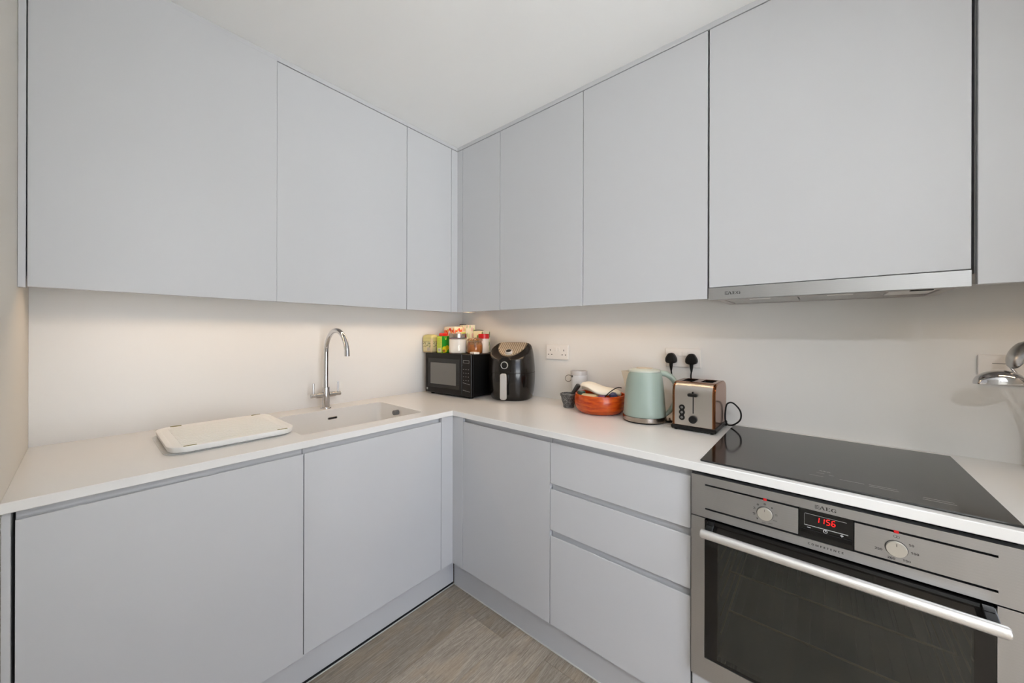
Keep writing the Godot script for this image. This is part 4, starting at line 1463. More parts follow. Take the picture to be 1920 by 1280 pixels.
	obj("sleeve", box(Vector3(-0.030, 0.0003, -0.017), Vector3(0.030, 0.0125, 0.017), 0.002), M.white_card, o)
	obj("end_flap", box(Vector3(-0.0325, 0.0016, -0.0145), Vector3(-0.028, 0.0110, 0.0174), 0.001), M.tan_card, o)

func squircle(a: float, b: float, e: float, y: float, seg := 48) -> PackedVector3Array:
	var out := PackedVector3Array()
	for k in seg:
		var t := TAU * k / seg
		var c := cos(t)
		var s := sin(t)
		out.append(Vector3(a * signf(c) * pow(absf(c), 2.0 / e), y, b * signf(s) * pow(absf(s), 2.0 / e)))
	return out

func build_fryer() -> void:
	var o := thing("air_fryer", "black egg shaped air fryer with a silver handle beside the microwave", "air fryer", Vector3(-0.138, HC, 0.584), atan2(-0.916, 0.397))
	var cut := func(r: PackedVector3Array) -> PackedVector3Array:
		var q := PackedVector3Array()
		for p in r:
			q.append(Vector3(p.x, minf(p.y, 0.320 - 0.56 * maxf(p.z + 0.045, 0.0)), p.z))
		return q
	var lower := []
	for q in [[0.108, 0.0004], [0.114, 0.004], [0.118, 0.012], [0.120, 0.024], [0.1255, 0.045], [0.1300, 0.085], [0.1318, 0.125], [0.1316, 0.1535]]:
		lower.append(squircle(q[0], q[0] * 0.985, 2.35, q[1]))
	var st := mb()
	loft(st, lower)
	cap(st, lower[0], Vector3.DOWN)
	cap(st, lower[-1], Vector3.UP)
	obj("basket_drawer", st, M.fryer_black, o)
	var upper := []
	for q in [[0.1302, 0.1537], [0.1312, 0.1555], [0.1308, 0.178], [0.1285, 0.205], [0.1255, 0.232], [0.1225, 0.258], [0.1180, 0.283], [0.1125, 0.300], [0.1055, 0.311], [0.0950, 0.318], [0.06, 0.321], [0.01, 0.3215]]:
		upper.append(cut.call(squircle(q[0], q[0] * 0.985, 2.35, q[1])))
	st = mb()
	loft(st, upper)
	cap(st, upper[-1], Vector3.UP)
	obj("upper_shell", st, M.fryer_brown, o)
	# ribbed pale panel on the sloping top
	var tilt := atan(0.56)
	var f := Transform3D(Basis(Vector3(1, 0, 0), Vector3(0, sin(tilt), -cos(tilt)), Vector3(0, cos(tilt), sin(tilt))), Vector3(0, 0.320 - 0.56 * 0.045, 0.0))
	var sh := []
	sh.append(Vector2(-0.078, 0.050))
	sh.append(Vector2(-0.040, 0.054))
	sh.append(Vector2(0.040, 0.054))
	sh.append(Vector2(0.078, 0.050))
	for k in 17:
		var a := PI * k / 16.0
		sh.append(Vector2(cos(a) * 0.086, 0.040 - sin(a) * 0.142))
	st = mb()
	prism(st, sh, f, -0.006, 0.0022, 0.001, 30.0)
	var pn := obj("top_panel", st, M.panel_bronze, o)
	for k in 13:
		var x := -0.072 + k * 0.012
		var yb := 0.040 - sqrt(maxf(0.0, 1.0 - pow(x / 0.086, 2.0))) * 0.142 + 0.010
		st = mb()
		prism(st, [Vector2(x - 0.0041, yb), Vector2(x + 0.0041, yb), Vector2(x + 0.0041, 0.048), Vector2(x - 0.0041, 0.048)], f, 0.0020, 0.0040, 0.0008)
		obj("rib", st, M.champagne, pn)
	var kf := f * Transform3D(Basis(Vector3(1, 0, 0), Vector3(0, 0, 1), Vector3(0, -1, 0)), Vector3(0, -0.066, 0.002))
	st = mb()
	lathe(st, [Vector2(0.0215, 0.0), BRK, Vector2(0.0215, 0.012), Vector2(0.0195, 0.0145), BRK, Vector2(0.0150, 0.0145)], kf, 32)
	var kn := obj("timer_knob", st, M.handle_silver, o)
	st = mb()
	lathe(st, [Vector2(0.0155, 0.012), BRK, Vector2(0.0150, 0.0150), BRK, Vector2(0, 0.0158)], kf, 32)
	obj("knob_cap", st, M.black_plastic, kn)
	# glossy front strip, dial and handle
	st = mb()
	prism(st, rrect(0.066, 0.092, 0.018, 6, Vector2(0, 0.196)), Transform3D(Basis.IDENTITY, Vector3.ZERO), 0.105, 0.1300, 0.003)
	obj("front_strip", st, M.fryer_black, o)
	var df := Transform3D(Basis(Vector3(1, 0, 0), Vector3(0, 0, 1), Vector3(0, -1, 0)), Vector3(-0.003, 0.200, 0.1295))
	st = mb()
	lathe(st, [Vector2(0.0205, 0.0), BRK, Vector2(0.0205, 0.006), Vector2(0.0190, 0.0072), BRK, Vector2(0.0165, 0.006)], df, 32)
	var dl := obj("dial", st, M.handle_silver, o)
	st = mb()
	lathe(st, [Vector2(0.0168, 0.002), BRK, Vector2(0.0164, 0.0080), BRK, Vector2(0, 0.0085)], df, 32)
	obj("dial_face", st, M.black_plastic, dl)
	st = mb()
	prism(st, rrect(0.046, 0.060, 0.012, 5, Vector2(0, 0.125)), Transform3D(Basis.IDENTITY, Vector3.ZERO), 0.115, 0.150, 0.004)
	obj("handle_bracket", st, M.fryer_black, o)
	st = mb()
	prism(st, rrect(0.036, 0.142, 0.012, 6, Vector2(0, 0.086)), Transform3D(Basis.IDENTITY, Vector3.ZERO), 0.150, 0.168, 0.004)
	obj("handle", st, M.handle_silver, o)

func socket_plate(label: String, z: float, y: float) -> Node3D:
	var o := thing("double_socket", label, "socket", Vector3(0, y, z), HOBW, "white double sockets")
	var st := mb()
	prism(st, rrect(0.149, 0.0845, 0.004, 4), Transform3D(Basis.IDENTITY, Vector3.ZERO), 0.0003, 0.0095, 0.0022)
	obj("plate", st, M.white_plastic, o)
	for x in [-0.0105, 0.0105]:
		obj("rocker_switch", box(Vector3(x - 0.0078, 0.007, 0.008), Vector3(x + 0.0078, 0.027, 0.0125), 0.001), M.white_plastic, o)
	for cx in [-0.046, 0.046]:
		obj("pin_hole", box(Vector3(cx - 0.0022, 0.006, 0.008), Vector3(cx + 0.0022, 0.0155, 0.0097)), M.gap_dark, o)
		for sx in [-1, 1]:
			obj("pin_hole", box(Vector3(cx + sx * 0.011 - 0.0034, -0.0165, 0.008), Vector3(cx + sx * 0.011 + 0.0034, -0.0120, 0.0097)), M.gap_dark, o)
	for sx in [-0.062, 0.062]:
		st = mb()
		lathe(st, [Vector2(0.0028, 0.0), BRK, Vector2(0.0026, 0.0006), BRK, Vector2(0, 0.0006)], Transform3D(Basis(Vector3(1, 0, 0), Vector3(0, 0, 1), Vector3(0, -1, 0)), Vector3(sx * 0.0 + signf(sx) * 0.0, 0.0, 0.0094)), 12)
	return o

func plug(label: String, at: Vector3, cord: Array) -> void:
	var o := thing("power_plug", label, "plug", at, HOBW, "black plugs in the double socket")
	var st := mb()
	var half := [Vector2(0.0, 0.0265), Vector2(0.009, 0.0245), Vector2(0.0155, 0.017), Vector2(0.0225, 0.003), Vector2(0.0235, -0.008), Vector2(0.0205, -0.0165), Vector2(0.010, -0.0205)]
	var poly := half.duplicate()
	for k in half.size() - 1:
		var p: Vector2 = half[half.size() - 1 - k]
		poly.append(Vector2(-p.x, p.y))
	prism(st, poly, Transform3D(Basis.IDENTITY, Vector3.ZERO), 0.0, 0.034, 0.007, 50.0)
	obj("plug_body", st, M.black_rubber, o)
	st = mb()
	tube(st, [Vector3(0, -0.016, 0.017), Vector3(0, -0.030, 0.017), Vector3(0, -0.044, 0.0165), Vector3(0, -0.054, 0.016)], [0.0085, 0.0075, 0.0055, 0.0036], 12)
	obj("strain_relief", st, M.black_rubber, o)
	st = mb()
	tube(st, curve([Vector3(0, -0.050, 0.016)] + cord, 6), 0.0031, 10)
	obj("cable", st, M.black_rubber, o)

func build_sockets() -> void:
	socket_plate("white double socket with nothing plugged in, right of the air fryer", 0.810, 1.170)
	socket_plate("white double socket with two black plugs, above the toaster", 1.481, 1.168)
	plug("black three pin plug above the kettle, left of its pair", Vector3(-0.0100, 1.163, 1.437), [Vector3(0.004, -0.085, 0.016), Vector3(0.014, -0.14, 0.020), Vector3(0.022, -0.20, 0.030), Vector3(0.030, -0.245, 0.045), Vector3(0.055, -0.2575, 0.060)])
	plug("black three pin plug above the toaster, right of its pair", Vector3(-0.0100, 1.162, 1.522), [Vector3(-0.002, -0.078, 0.016), Vector3(0.006, -0.105, 0.016), Vector3(0.010, -0.17, 0.013), Vector3(0.020, -0.235, 0.012), Vector3(0.050, -0.2565, 0.010), Vector3(0.12, -0.2572, 0.010)])
	# blank plate with faint lettering past the hob
	var o := thing("switch_plate", "white blank plate with tiny dark lettering behind the steel utensils", "wall plate", Vector3(0, 1.172, 2.3875), HOBW)
	var st := mb()
	prism(st, rrect(0.149, 0.088, 0.004, 4), Transform3D(Basis.IDENTITY, Vector3.ZERO), 0.0003, 0.0085, 0.002)
	obj("plate", st, M.white_plastic, o)
	for q in [[-0.047, 0.008], [-0.037, 0.007], [-0.028, 0.005]]:
		stroke(o, "printed_mark", q[0], 0.018, q[0] + q[1], 0.018, 0.0022, 0.0086, M.print_grey)

func build_mortar() -> void:
	var o := thing("mortar", "small dark veined stone mortar beside the orange bowl", "mortar", Vector3(-0.153, HC, 0.977))
	var st := mb()
	lathe(st, [Vector2(0, 0.0003), Vector2(0.0255, 0.0003), Vector2(0.0275, 0.002), Vector2(0.0275, 0.012), Vector2(0.0300, 0.020), Vector2(0.0355, 0.034), Vector2(0.0385, 0.052), Vector2(0.0395, 0.056), Vector2(0.0425, 0.058), Vector2(0.0430, 0.068), Vector2(0.0415, 0.0715), Vector2(0.0365, 0.0715), Vector2(0.0345, 0.066), Vector2(0.030, 0.040), Vector2(0.018, 0.026), BRK, Vector2(0, 0.024)], Transform3D(), 36)
	obj("bowl", st, M.mortar_stone, o)
	o = thing("pestle", "dark polished stone pestle leaning in the mortar", "pestle", Vector3(-0.153, HC + 0.031, 0.972))
	st = mb()
	var d := Vector3(0.10, 0.80, 0.52).normalized()
	var r := Basis(Quaternion(Vector3.UP, d))
	lathe(st, [Vector2(0, -0.003), Vector2(0.006, 0.0), Vector2(0.0125, 0.006), Vector2(0.0135, 0.016), Vector2(0.0105, 0.035), Vector2(0.0110, 0.070), Vector2(0.0125, 0.092), Vector2(0.0120, 0.101), Vector2(0.0085, 0.105), BRK, Vector2(0, 0.1065)], Transform3D(r, Vector3(0, 0.0, 0)), 24)
	obj("shaft", st, M.pestle_stone, o)

func build_canister() -> void:
	var o := thing("canister", "pale grey enamel canister with a wire ring, behind the mortar", "canister", Vector3(-0.050, HC, 0.976))
	var st := mb()
	lathe(st, [Vector2(0, 0.0003), Vector2(0.041, 0.0003), BRK, Vector2(0.0425, 0.003), Vector2(0.0425, 0.158), BRK, Vector2(0.0415, 0.159)], Transform3D(), 36)
	obj("body", st, M.enamel_grey, o)
	st = mb()
	lathe(st, [Vector2(0.0425, 0.156), Vector2(0.0442, 0.157), BRK, Vector2(0.0442, 0.176), Vector2(0.0430, 0.178), BRK, Vector2(0.0400, 0.178), BRK, Vector2(0.0400, 0.160), BRK, Vector2(0, 0.159)], Transform3D(), 36)
	obj("lid", st, M.enamel_rim, o)
	st = mb()
	var c := Vector3(-0.030, 0.137, -0.046)
	var loop := []
	for k in 25:
		var a := TAU * k / 24.0
		loop.append(c + Vector3(0.004 * sin(a), 0.017 * sin(a) , -0.020 * cos(a)))
	tube(st, loop, 0.0017, 8, false)
	obj("wire_ring", st, M.wire, o)
	st = mb()
	lathe(st, [Vector2(0.006, 0.0), Vector2(0.006, 0.003), BRK, Vector2(0, 0.0035)], Transform3D(Basis(Quaternion(Vector3.UP, Vector3(-0.66, 0, -0.30).normalized())), Vector3(-0.0375, 0.150, -0.0175)), 14)
	obj("ring_boss", st, M.wire, o)

func build_bowl() -> void:
	var C := Vector3(-0.145, HC, 1.146)
	var o := thing("fruit_bowl", "orange lacquered wooden bowl between the mortar and the kettle", "bowl", C)
	var st := mb()
	lathe(st, [Vector2(0, 0.0003), Vector2(0.086, 0.0003), Vector2(0.096, 0.003), Vector2(0.108, 0.012), Vector2(0.1175, 0.028), Vector2(0.1215, 0.048), Vector2(0.1205, 0.070), Vector2(0.1175, 0.084), Vector2(0.1165, 0.0875), Vector2(0.1145, 0.0890), Vector2(0.1120, 0.0880), Vector2(0.1110, 0.084), Vector2(0.1140, 0.066), Vector2(0.1145, 0.048), Vector2(0.110, 0.030), Vector2(0.098, 0.015), Vector2(0.080, 0.009), BRK, Vector2(0, 0.008)], Transform3D(), 64)
	obj("shell", st, M.orange_wood, o)
	# folded cream cloth on top of the contents
	o = thing("folded_cloth", "cream cotton cloth heaped in the orange bowl", "cloth", C + Vector3(0.0, 0.058, 0.0), HOBW + 0.26)
	st = mb()
	var nz := noise(77, 6.0, 2)
	var rings := []
	for i in 25:
		var t := i / 24.0
		var x := -0.088 + 0.184 * t
		var hh := 0.010 + 0.030 * pow(sin(PI * clampf(t * 0.92 + 0.06, 0.0, 1.0)), 0.5) * (1.0 - 0.30 * t)
		var ww := 0.014 + 0.042 * pow(sin(PI * clampf(t, 0.02, 0.98)), 0.6)
		var cy := 0.062 - 0.030 * t + 0.004 * sin(t * 9.0)
		var ring := PackedVector3Array()
		for k in 28:
			var a := TAU * k / 28.0
			var rr := 1.0 + 0.16 * nz.get_noise_3d(t * 0.22, cos(a) * 0.16, sin(a) * 0.16) + 0.07 * sin(a * 3.0 + t * 4.0)
			ring.append(Vector3(x, cy + sin(a) * hh * rr * 0.62, cos(a) * ww * rr))
		rings.append(ring)
	loft(st, rings)
	cap(st, rings[0], Vector3.LEFT)
	cap(st, rings[-1], Vector3.RIGHT)
	obj("fabric", st, M.cream_cloth, o)
	var g := "small things in the orange bowl"
	o = thing("kraft_packet", "kraft paper packet under the cream cloth in the bowl", "packet", C + Vector3(-0.060, 0.030, -0.020), HOBW + 0.3, g)
	st = box(Vector3(-0.045, 0.0, -0.03), Vector3(0.035, 0.058, 0.012), 0.008)
	obj("wrapper", st, M.kraft, o)
	o = thing("screw_lid_pot", "dark green small pot at the rim of the orange bowl", "pot", C + Vector3(-0.040, 0.030, -0.078), 0.0, g)
	st = mb()
	lathe(st, [Vector2(0, 0.0), Vector2(0.018, 0.0), BRK, Vector2(0.0195, 0.004), Vector2(0.0195, 0.062), Vector2(0.0175, 0.066), BRK, Vector2(0, 0.066)], Transform3D(), 24)
	obj("pot_body", st, M.bottle_green, o)
	o = thing("purple_wrapper", "small purple wrapper in the orange bowl", "wrapper", C + Vector3(-0.072, 0.052, 0.046), 0.5, g)
	obj("foil", box(Vector3(-0.014, 0.0, -0.018), Vector3(0.014, 0.040, 0.018), 0.007), M.purple, o)
	o = thing("navy_pouch", "small navy blue pouch in the orange bowl beside the kettle", "pouch", C + Vector3(-0.030, 0.054, 0.082), 0.2, g)
	obj("pouch_body", box(Vector3(-0.016, 0.0, -0.016), Vector3(0.016, 0.050, 0.016), 0.008), M.navy, o)
	o = thing("charging_cable", "thin black cable looping out of the orange bowl", "cable", C + Vector3(-0.068, 0.060, 0.060), 0.0, g)
	st = mb()
	tube(st, curve([Vector3(-0.002, 0.0, -0.004), Vector3(-0.004, 0.030, 0.004), Vector3(0.006, 0.056, 0.028), Vector3(0.030, 0.070, 0.046), Vector3(0.058, 0.066, 0.052)], 8), 0.0022, 8)
	obj("cord", st, M.black_rubber, o)

func build_kettle() -> void:
	var K := Vector3(-0.181, HC, 1.373)
	var turn := -1.215
	var o := thing("kettle_power_base", "low black power base under the mint kettle", "kettle base", K, turn)
	var st := mb()
	lathe(st, [Vector2(0, 0.0003), Vector2(0.078, 0.0003), Vector2(0.081, 0.002), BRK, Vector2(0.079, 0.0055), BRK, Vector2(0, 0.006)], Transform3D(), 40)
	obj("disc", st, M.black_plastic, o)
	st = mb()
	tube(st, curve([Vector3(0.070, 0.005, 0.012), Vector3(0.098, 0.005, 0.010), Vector3(0.112, 0.0045, 0.0), Vector3(0.104, 0.0042, -0.022), Vector3(0.104, 0.0040, -0.06)], 6), [0.0045, 0.0045, 0.0045, 0.0045, 0.0045, 0.0045, 0.0045, 0.0042, 0.004, 0.0038, 0.0036, 0.0034, 0.0032, 0.0032, 0.0032, 0.0032, 0.0032, 0.0032, 0.0032, 0.0032, 0.0032, 0.0032, 0.0032, 0.0032, 0.0032], 8)
	obj("cord", st, M.black_rubber, o)
	o = thing("kettle", "mint green jug kettle with a steel band at its foot", "kettle", K + Vector3(0, 0.0062, 0), turn)
	st = mb()
	lathe(st, [Vector2(0, 0.0), Vector2(0.086, 0.0), Vector2(0.0890, 0.0015), Vector2(0.0893, 0.004), Vector2(0.0885, 0.0195), BRK, Vector2(0.0865, 0.0200)], Transform3D(), 56)
	obj("steel_band", st, M.lidless_steel, o)
	st = mb()
	lathe(st, [Vector2(0.0850, 0.0198), Vector2(0.0850, 0.0215), BRK, Vector2(0.0868, 0.0218), Vector2(0.0855, 0.040), Vector2(0.0822, 0.085), Vector2(0.0790, 0.125), Vector2(0.0752, 0.162), Vector2(0.0712, 0.190), Vector2(0.0690, 0.2015), Vector2(0.0668, 0.2055), BRK, Vector2(0.058, 0.2058)], Transform3D(), 56)
	obj("jug", st, M.mint, o)
	st = mb()
	lathe(st, [Vector2(0.0655, 0.2058), BRK, Vector2(0.0655, 0.2100), Vector2(0.0630, 0.2135), Vector2(0.052, 0.2175), Vector2(0.040, 0.2195), BRK, Vector2(0, 0.2198)], Transform3D(), 48)
	var lid := obj("lid", st, M.mint_pale, o)
	st = mb()
	lathe(st, [Vector2(0.034, 0.2195), BRK, Vector2(0.034, 0.2212), Vector2(0.031, 0.2220), BRK, Vector2(0, 0.2222)], Transform3D(), 32)
	obj("lid_button", st, M.champagne, lid)
	# beak spout
	st = mb()
	var T := [Vector3(-0.0960, 0.2055, 0), Vector3(-0.052, 0.2055, 0.0385), Vector3(-0.052, 0.2055, -0.0385)]
	var B := [Vector3(-0.0770, 0.130, 0), Vector3(-0.070, 0.138, 0.012), Vector3(-0.070, 0.138, -0.012)]
	for k in [1, 2]:
		var s := 1.0 if k == 1 else -1.0
		var n := Vector3(-0.62, -0.12, 0.78 * s).normalized()
		tri(st, T[0], T[k], B[k], n, n, n)
		tri(st, T[0], B[k], B[0], n, n, n)
		var m := -n
		var off := Vector3(0.0022, 0, 0)
		tri(st, T[0] + off, T[k] + off, B[k] + off, m, m, m)
		tri(st, T[0] + off, B[k] + off, B[0] + off, m, m, m)
		tri(st, T[0], T[k], T[k] + off, Vector3.UP, Vector3.UP, Vector3.UP)
		tri(st, T[0], T[k] + off, T[0] + off, Vector3.UP, Vector3.UP, Vector3.UP)
	obj("spout", st, M.champagne, o)
	# arched handle
	var path := curve([Vector3(0.050, 0.196, 0), Vector3(0.074, 0.2005, 0), Vector3(0.100, 0.190, 0), Vector3(0.121, 0.164, 0), Vector3(0.1295, 0.128, 0), Vector3(0.124, 0.088, 0), Vector3(0.108, 0.052, 0), Vector3(0.090, 0.030, 0), Vector3(0.081, 0.024, 0)], 5)
	var rings := []
	for i in path.size():
		var t: Vector3 = (path[mini(i + 1, path.size() - 1)] - path[maxi(i - 1, 0)]).normalized()
		var nn := Vector3(-t.y, t.x, 0)
		var s := 0.0130 - 0.0050 * float(i) / path.size()
		var ring := PackedVector3Array()
		for k in 20:
			var a := TAU * k / 20.0
			ring.append(path[i] + nn * cos(a) * s + Vector3(0, 0, 1) * sin(a) * 0.0125)
		rings.append(ring)
	st = mb()
	loft(st, rings)
	cap(st, rings[0], Vector3.LEFT)
	cap(st, rings[-1], Vector3.LEFT)
	var hd := obj("handle", st, M.mint, o)
	rings.clear()
	for i in range(8, path.size() - 6):
		var t: Vector3 = (path[i + 1] - path[i - 1]).normalized()
		var nn := Vector3(-t.y, t.x, 0)
		var s := 0.0130 - 0.0050 * float(i) / path.size()
		var ring := PackedVector3Array()
		for k in 12:
			var a := TAU * k / 12.0
			ring.append(path[i] - nn * (s - 0.0006) + nn * cos(a) * 0.0018 + Vector3(0, 0, 1) * sin(a) * 0.0085)
		rings.append(ring)
	st = mb()
	loft(st, rings)
	obj("grip_inlay", st, M.mint_pale, hd)

func build_toaster() -> void:
	var o := thing("toaster", "two slot toaster with copper toned shell and steel front beside the hob", "toaster", Vector3(-0.243, HC, 1.506), HOBW)
	var W := 0.152
	var D := 0.205
	var H := 0.186
	var y0 := 0.0205
	# black base with four feet
	obj("base", box(Vector3(-0.004, 0.0045, -D - 0.003), Vector3(W + 0.004, y0, 0.0045), 0.004), M.black_plastic, o)
	for p in [Vector2(0.012, -0.010), Vector2(W - 0.012, -0.010), Vector2(0.012, -D + 0.012), Vector2(W - 0.012, -D + 0.012)]:
		var s := mb()
		lathe(s, [Vector2(0, 0.0002), Vector2(0.006, 0.0002), BRK, Vector2(0.007, 0.006)], Transform3D(Basis.IDENTITY, Vector3(p.x, 0, p.y)), 14)
		obj("foot", s, M.black_rubber, o)
	# shell: curved front and back, side walls, and a top in strips that leaves two slots open
	var R := 0.042
	var th := 0.003
	var fr := Transform3D(Basis(Vector3(0, 0, 1), Vector3(0, 1, 0), Vector3(-1, 0, 0)), Vector3.ZERO)
	var outer := [Vector2(0, y0)]
	var inner := []
	for k in 9:
		var a := PI / 2 * k / 8.0
		outer.append(Vector2(-R + cos(a) * R, H - R + sin(a) * R))
		inner.append(Vector2(-R + cos(a) * (R - th), H - R + sin(a) * (R - th)))
	inner.push_front(Vector2(-th, y0))
	inner.reverse()
	var front := outer + inner
	var st := mb()
	prism(st, front, fr, -W + 0.006, -0.006, 0.0, 30.0)
	var back := []
	for p in front:
		back.append(Vector2(-D - p.x, p.y))
	prism(st, back, fr, -W + 0.006, -0.006, 0.0, 30.0)
	var side := outer.duplicate()
	for k in outer.size():
		var p: Vector2 = outer[outer.size() - 1 - k]
		side.append(Vector2(-D - p.x, p.y))
	prism(st, side, fr, -0.0075, 0.0, 0.004, 30.0)
	prism(st, side, fr, -W, -W + 0.0075, 0.004, 30.0)
	for x in [[0.006, 0.020], [0.064, 0.088], [0.132, W - 0.006]]:
		cbox(st, Vector3(x[0], H - 0.004, -D + R - 0.001), Vector3(x[1], H, -R + 0.001))
	for z in [[-R - 0.012, -R + 0.001], [-D + R - 0.001, -D + R + 0.012]]:
		cbox(st, Vector3(0.006, H - 0.004, z[0]), Vector3(W - 0.006, H - 0.0002, z[1]))
	obj("shell", st, M.copper_steel, o)
	for x in [[0.020, 0.064], [0.088, 0.132]]:
		st = mb()
		cbox(st, Vector3(x[0] - 0.002, 0.06, -D + R + 0.012), Vector3(x[0], H - 0.003, -R - 0.012))
		cbox(st, Vector3(x[1], 0.06, -D + R + 0.012), Vector3(x[1] + 0.002, H - 0.003, -R - 0.012))
		cbox(st, Vector3(x[0] - 0.002, 0.055, -D + R + 0.010), Vector3(x[1] + 0.002, 0.06, -R - 0.010))
		cbox(st, Vector3(x[0] - 0.002, 0.06, -R - 0.0125), Vector3(x[1] + 0.002, H - 0.0045, -R - 0.0105))
		cbox(st, Vector3(x[0] - 0.002, 0.06, -D + R + 0.0105), Vector3(x[1] + 0.002, H - 0.0045, -D + R + 0.0125))
		obj("slot_liner", st, M.black_plastic, o)
		st = mb()
		for k in 6:
			var z := -R - 0.022 - k * 0.017
			tube(st, [Vector3(x[0] + 0.008, H - 0.020, z), Vector3(x[0] + 0.008, 0.062, z)], 0.0009, 6)
			tube(st, [Vector3(x[1] - 0.008, H - 0.020, z), Vector3(x[1] - 0.008, 0.062, z)], 0.0009, 6)
		obj("wire_guard", st, M.wire, o)
	# steel front panel with controls
	var po := [Vector2(0.0012, y0 + 0.001)]
	for k in 7:
		var a := PI / 2 * 0.72 * k / 6.0
		po.append(Vector2(-R + cos(a) * (R + 0.0012), H - R + sin(a) * (R + 0.0012)))
	for k in 7:
		var a := PI / 2 * 0.72 * (6 - k) / 6.0
		po.append(Vector2(-R + cos(a) * (R - 0.001), H - R + sin(a) * (R - 0.001)))
	po.append(Vector2(-0.001, y0 + 0.001))
	st = mb()
	prism(st, po, fr, -W + 0.010, -0.010, 0.0, 30.0)
	var p := obj("front_panel", st, M.toaster_steel, o)
	obj("lever_slot", box(Vector3(0.0752, 0.070, 0.0005), Vector3(0.0788, 0.146, 0.0019)), M.gap_dark, p)
	st = mb()
	prism(st, rrect(0.034, 0.012, 0.0055, 6, Vector2(0.077, 0.1415)), Transform3D(Basis.IDENTITY, Vector3.ZERO), 0.004, 0.020, 0.003)
	cbox(st, Vector3(0.0740, 0.1395, 0.001), Vector3(0.0800, 0.1540, 0.0125), 0.002)
	obj("lever", st, M.black_plastic, o)
	st = mb()
	for y in [0.0895, 0.0705, 0.0505]:
		lathe(st, [Vector2(0.0108, 0.0), BRK, Vector2(0.0108, 0.0020), Vector2(0.0100, 0.0026), BRK, Vector2(0, 0.0026)], Transform3D(Basis(Vector3(1, 0, 0), Vector3(0, 0, 1), Vector3(0, -1, 0)), Vector3(0.037, y, 0.0010)), 24)
	cbox(st, Vector3(0.0295, 0.0505, 0.001), Vector3(0.0445, 0.0895, 0.0034), 0.0006)
	var bp := obj("button_panel", st, M.black_plastic, o)
	for y in [0.0895, 0.0705, 0.0505]:
		st = mb()
		lathe(st, [Vector2(0.0046, 0.0), BRK, Vector2(0.0046, 0.0018), Vector2(0.0038, 0.0024), BRK, Vector2(0, 0.0025)], Transform3D(Basis(Vector3(1, 0, 0), Vector3(0, 0, 1), Vector3(0, -1, 0)), Vector3(0.037, y, 0.0034)), 20)
		obj("button", st, M.button_silver, bp)
	st = mb()
	lathe(st, [Vector2(0.0145, 0.0), BRK, Vector2(0.0145, 0.009), Vector2(0.0130, 0.0115), BRK, Vector2(0, 0.0118)], Transform3D(Basis(Vector3(1, 0, 0), Vector3(0, 0, 1), Vector3(0, -1, 0)), Vector3(0.077, 0.0475, 0.0010)), 32)
	obj("browning_dial", st, M.black_plastic, o)
	# loop of its cord
	st = mb()
	var wc := [Vector3(-0.075, 0.9100, 1.655), Vector3(-0.088, 0.9130, 1.668), Vector3(-0.094, 0.934, 1.664), Vector3(-0.092, 0.967, 1.664), Vector3(-0.090, 0.997, 1.670), Vector3(-0.088, 1.002, 1.690), Vector3(-0.087, 0.974, 1.714), Vector3(-0.087, 0.940, 1.714), Vector3(-0.088, 0.917, 1.692), Vector3(-0.078, 0.9105, 1.672), Vector3(-0.055, 0.9098, 1.664), Vector3(-0.020, 0.910, 1.640)]
	var lc := []
	for q in wc:
		lc.append(Vector3(q.z - 1.506, q.y - HC, -(q.x + 0.243)))
	tube(st, curve(lc, 6), 0.0030, 10)
	obj("cord", st, M.black_rubber, o)

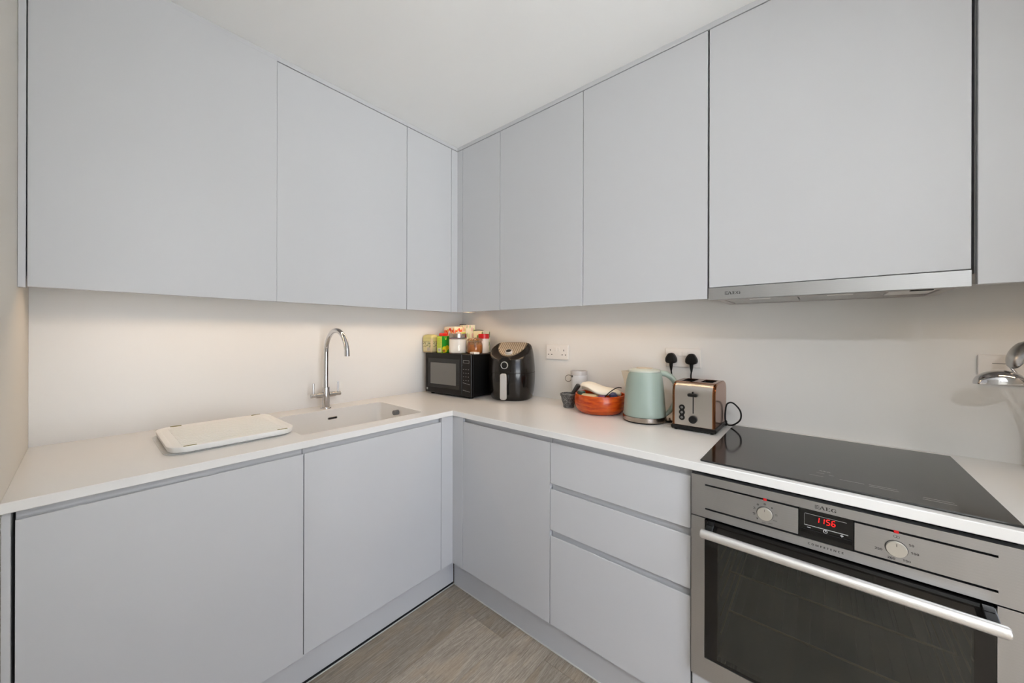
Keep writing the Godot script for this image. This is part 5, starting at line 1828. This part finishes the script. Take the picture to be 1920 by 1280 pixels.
func build_utensils() -> void:
	var P := Vector3(-0.125, HC, 2.455)
	var o := thing("utensil_pot", "steel utensil pot on the worktop past the hob", "pot", P)
	var st := mb()
	lathe(st, [Vector2(0, 0.0003), Vector2(0.050, 0.0003), BRK, Vector2(0.052, 0.003), Vector2(0.052, 0.150), Vector2(0.053, 0.152), Vector2(0.0505, 0.152), BRK, Vector2(0.050, 0.006), BRK, Vector2(0, 0.005)], Transform3D(), 40)
	obj("pot_body", st, M.chrome_soft, o)
	var g := "steel utensils in the pot"
	# ladle, bowl turned down over the edge
	o = thing("ladle", "polished steel ladle hanging over the rim with its bowl turned down", "ladle", P + Vector3(0, 0.010, 0), 0.0, g)
	st = mb()
	var c := Vector3(0.003, 0.231, -0.128)
	var bas := Basis(Vector3(1, 0, 0), -0.10)
	var rings := []
	for k in 10:
		var a := PI / 2 * k / 9.0
		var ring := PackedVector3Array()
		for j in 36:
			var b := TAU * j / 36.0
			ring.append(c + bas * Vector3(cos(b) * cos(a) * 0.036, sin(a) * 0.036, sin(b) * cos(a) * 0.047))
		rings.append(ring)
	loft(st, rings)
	var inr := []
	for k in 10:
		var a := PI / 2 * k / 9.0
		var ring := PackedVector3Array()
		for j in 36:
			var b := TAU * j / 36.0
			ring.append(c + bas * Vector3(cos(b) * cos(a) * 0.0345, sin(a) * 0.0345, sin(b) * cos(a) * 0.0455))
		inr.append(ring)
	loft(st, inr, true)
	for j in 36:
		var n := bas * Vector3.DOWN
		quad(st, rings[0][j], rings[0][(j + 1) % 36], inr[0][(j + 1) % 36], inr[0][j], n)
	obj("ladle_bowl", st, M.chrome, o)
	st = mb()
	tube(st, curve([c + Vector3(0, 0.010, 0.044), c + Vector3(0, -0.008, 0.060), c + Vector3(0, -0.060, 0.072), Vector3(0.004, 0.12, -0.040), Vector3(0.004, 0.0, 0.020)], 6), 0.0034, 10)
	obj("handle", st, M.chrome, o)
	# serving spoon, upright
	o = thing("serving_spoon", "steel serving spoon standing behind the ladle", "spoon", P + Vector3(0.01, 0.010, 0), 0.0, g)
	st = mb()
	c = Vector3(0.014, 0.308, -0.092)
	var bs := Basis(Vector3(1, 0, 0), 0.30) * Basis(Vector3(0, 1, 0), 0.5)
	rings = []
	for k in 13:
		var t := k / 12.0
		var ring := PackedVector3Array()
		var hw := 0.026 * sqrt(maxf(0.003, 1.0 - pow(2 * t - 1, 2.0)))
		for j in 20:
			var b := TAU * j / 20.0
			ring.append(c + bs * Vector3(cos(b) * hw, (t - 0.5) * 0.080, sin(b) * 0.0012 - 0.010 * (1.0 - pow(2 * t - 1, 2.0)) * (1.0 - pow(cos(b), 2.0) * 0.8)))
		rings.append(ring)
	loft(st, rings)
	obj("spoon_head", st, M.chrome_soft, o)
	st = mb()
	tube(st, [c + bs * Vector3(0, -0.038, 0), Vector3(0.006, 0.14, -0.034), Vector3(0.0, 0.0, 0.018)], 0.0033, 10)
	obj("handle", st, M.chrome, o)
	# balloon whisk
	o = thing("whisk", "steel balloon whisk in the utensil pot", "whisk", P + Vector3(0.0, 0.010, 0.0), 0.0, g)
	c = Vector3(-0.006, 0.285, -0.050)
	for k in 5:
		st = mb()
		var a := PI * k / 5.0
		var u := Vector3(cos(a), 0, sin(a))
		var lp := []
		for q in 21:
			var t := TAU * q / 20.0
			lp.append(c + u * sin(t) * 0.033 * (0.75 + 0.25 * cos(t)) + Vector3(0, cos(t) * 0.055, 0))
		tube(st, lp, 0.0012, 6, false)
		obj("wire_loop", st, M.chrome, o)
	st = mb()
	tube(st, [c + Vector3(0, -0.050, 0), Vector3(-0.006, 0.12, -0.022), Vector3(-0.008, 0.0, 0.010)], 0.0055, 12)
	obj("handle", st, M.chrome_soft, o)
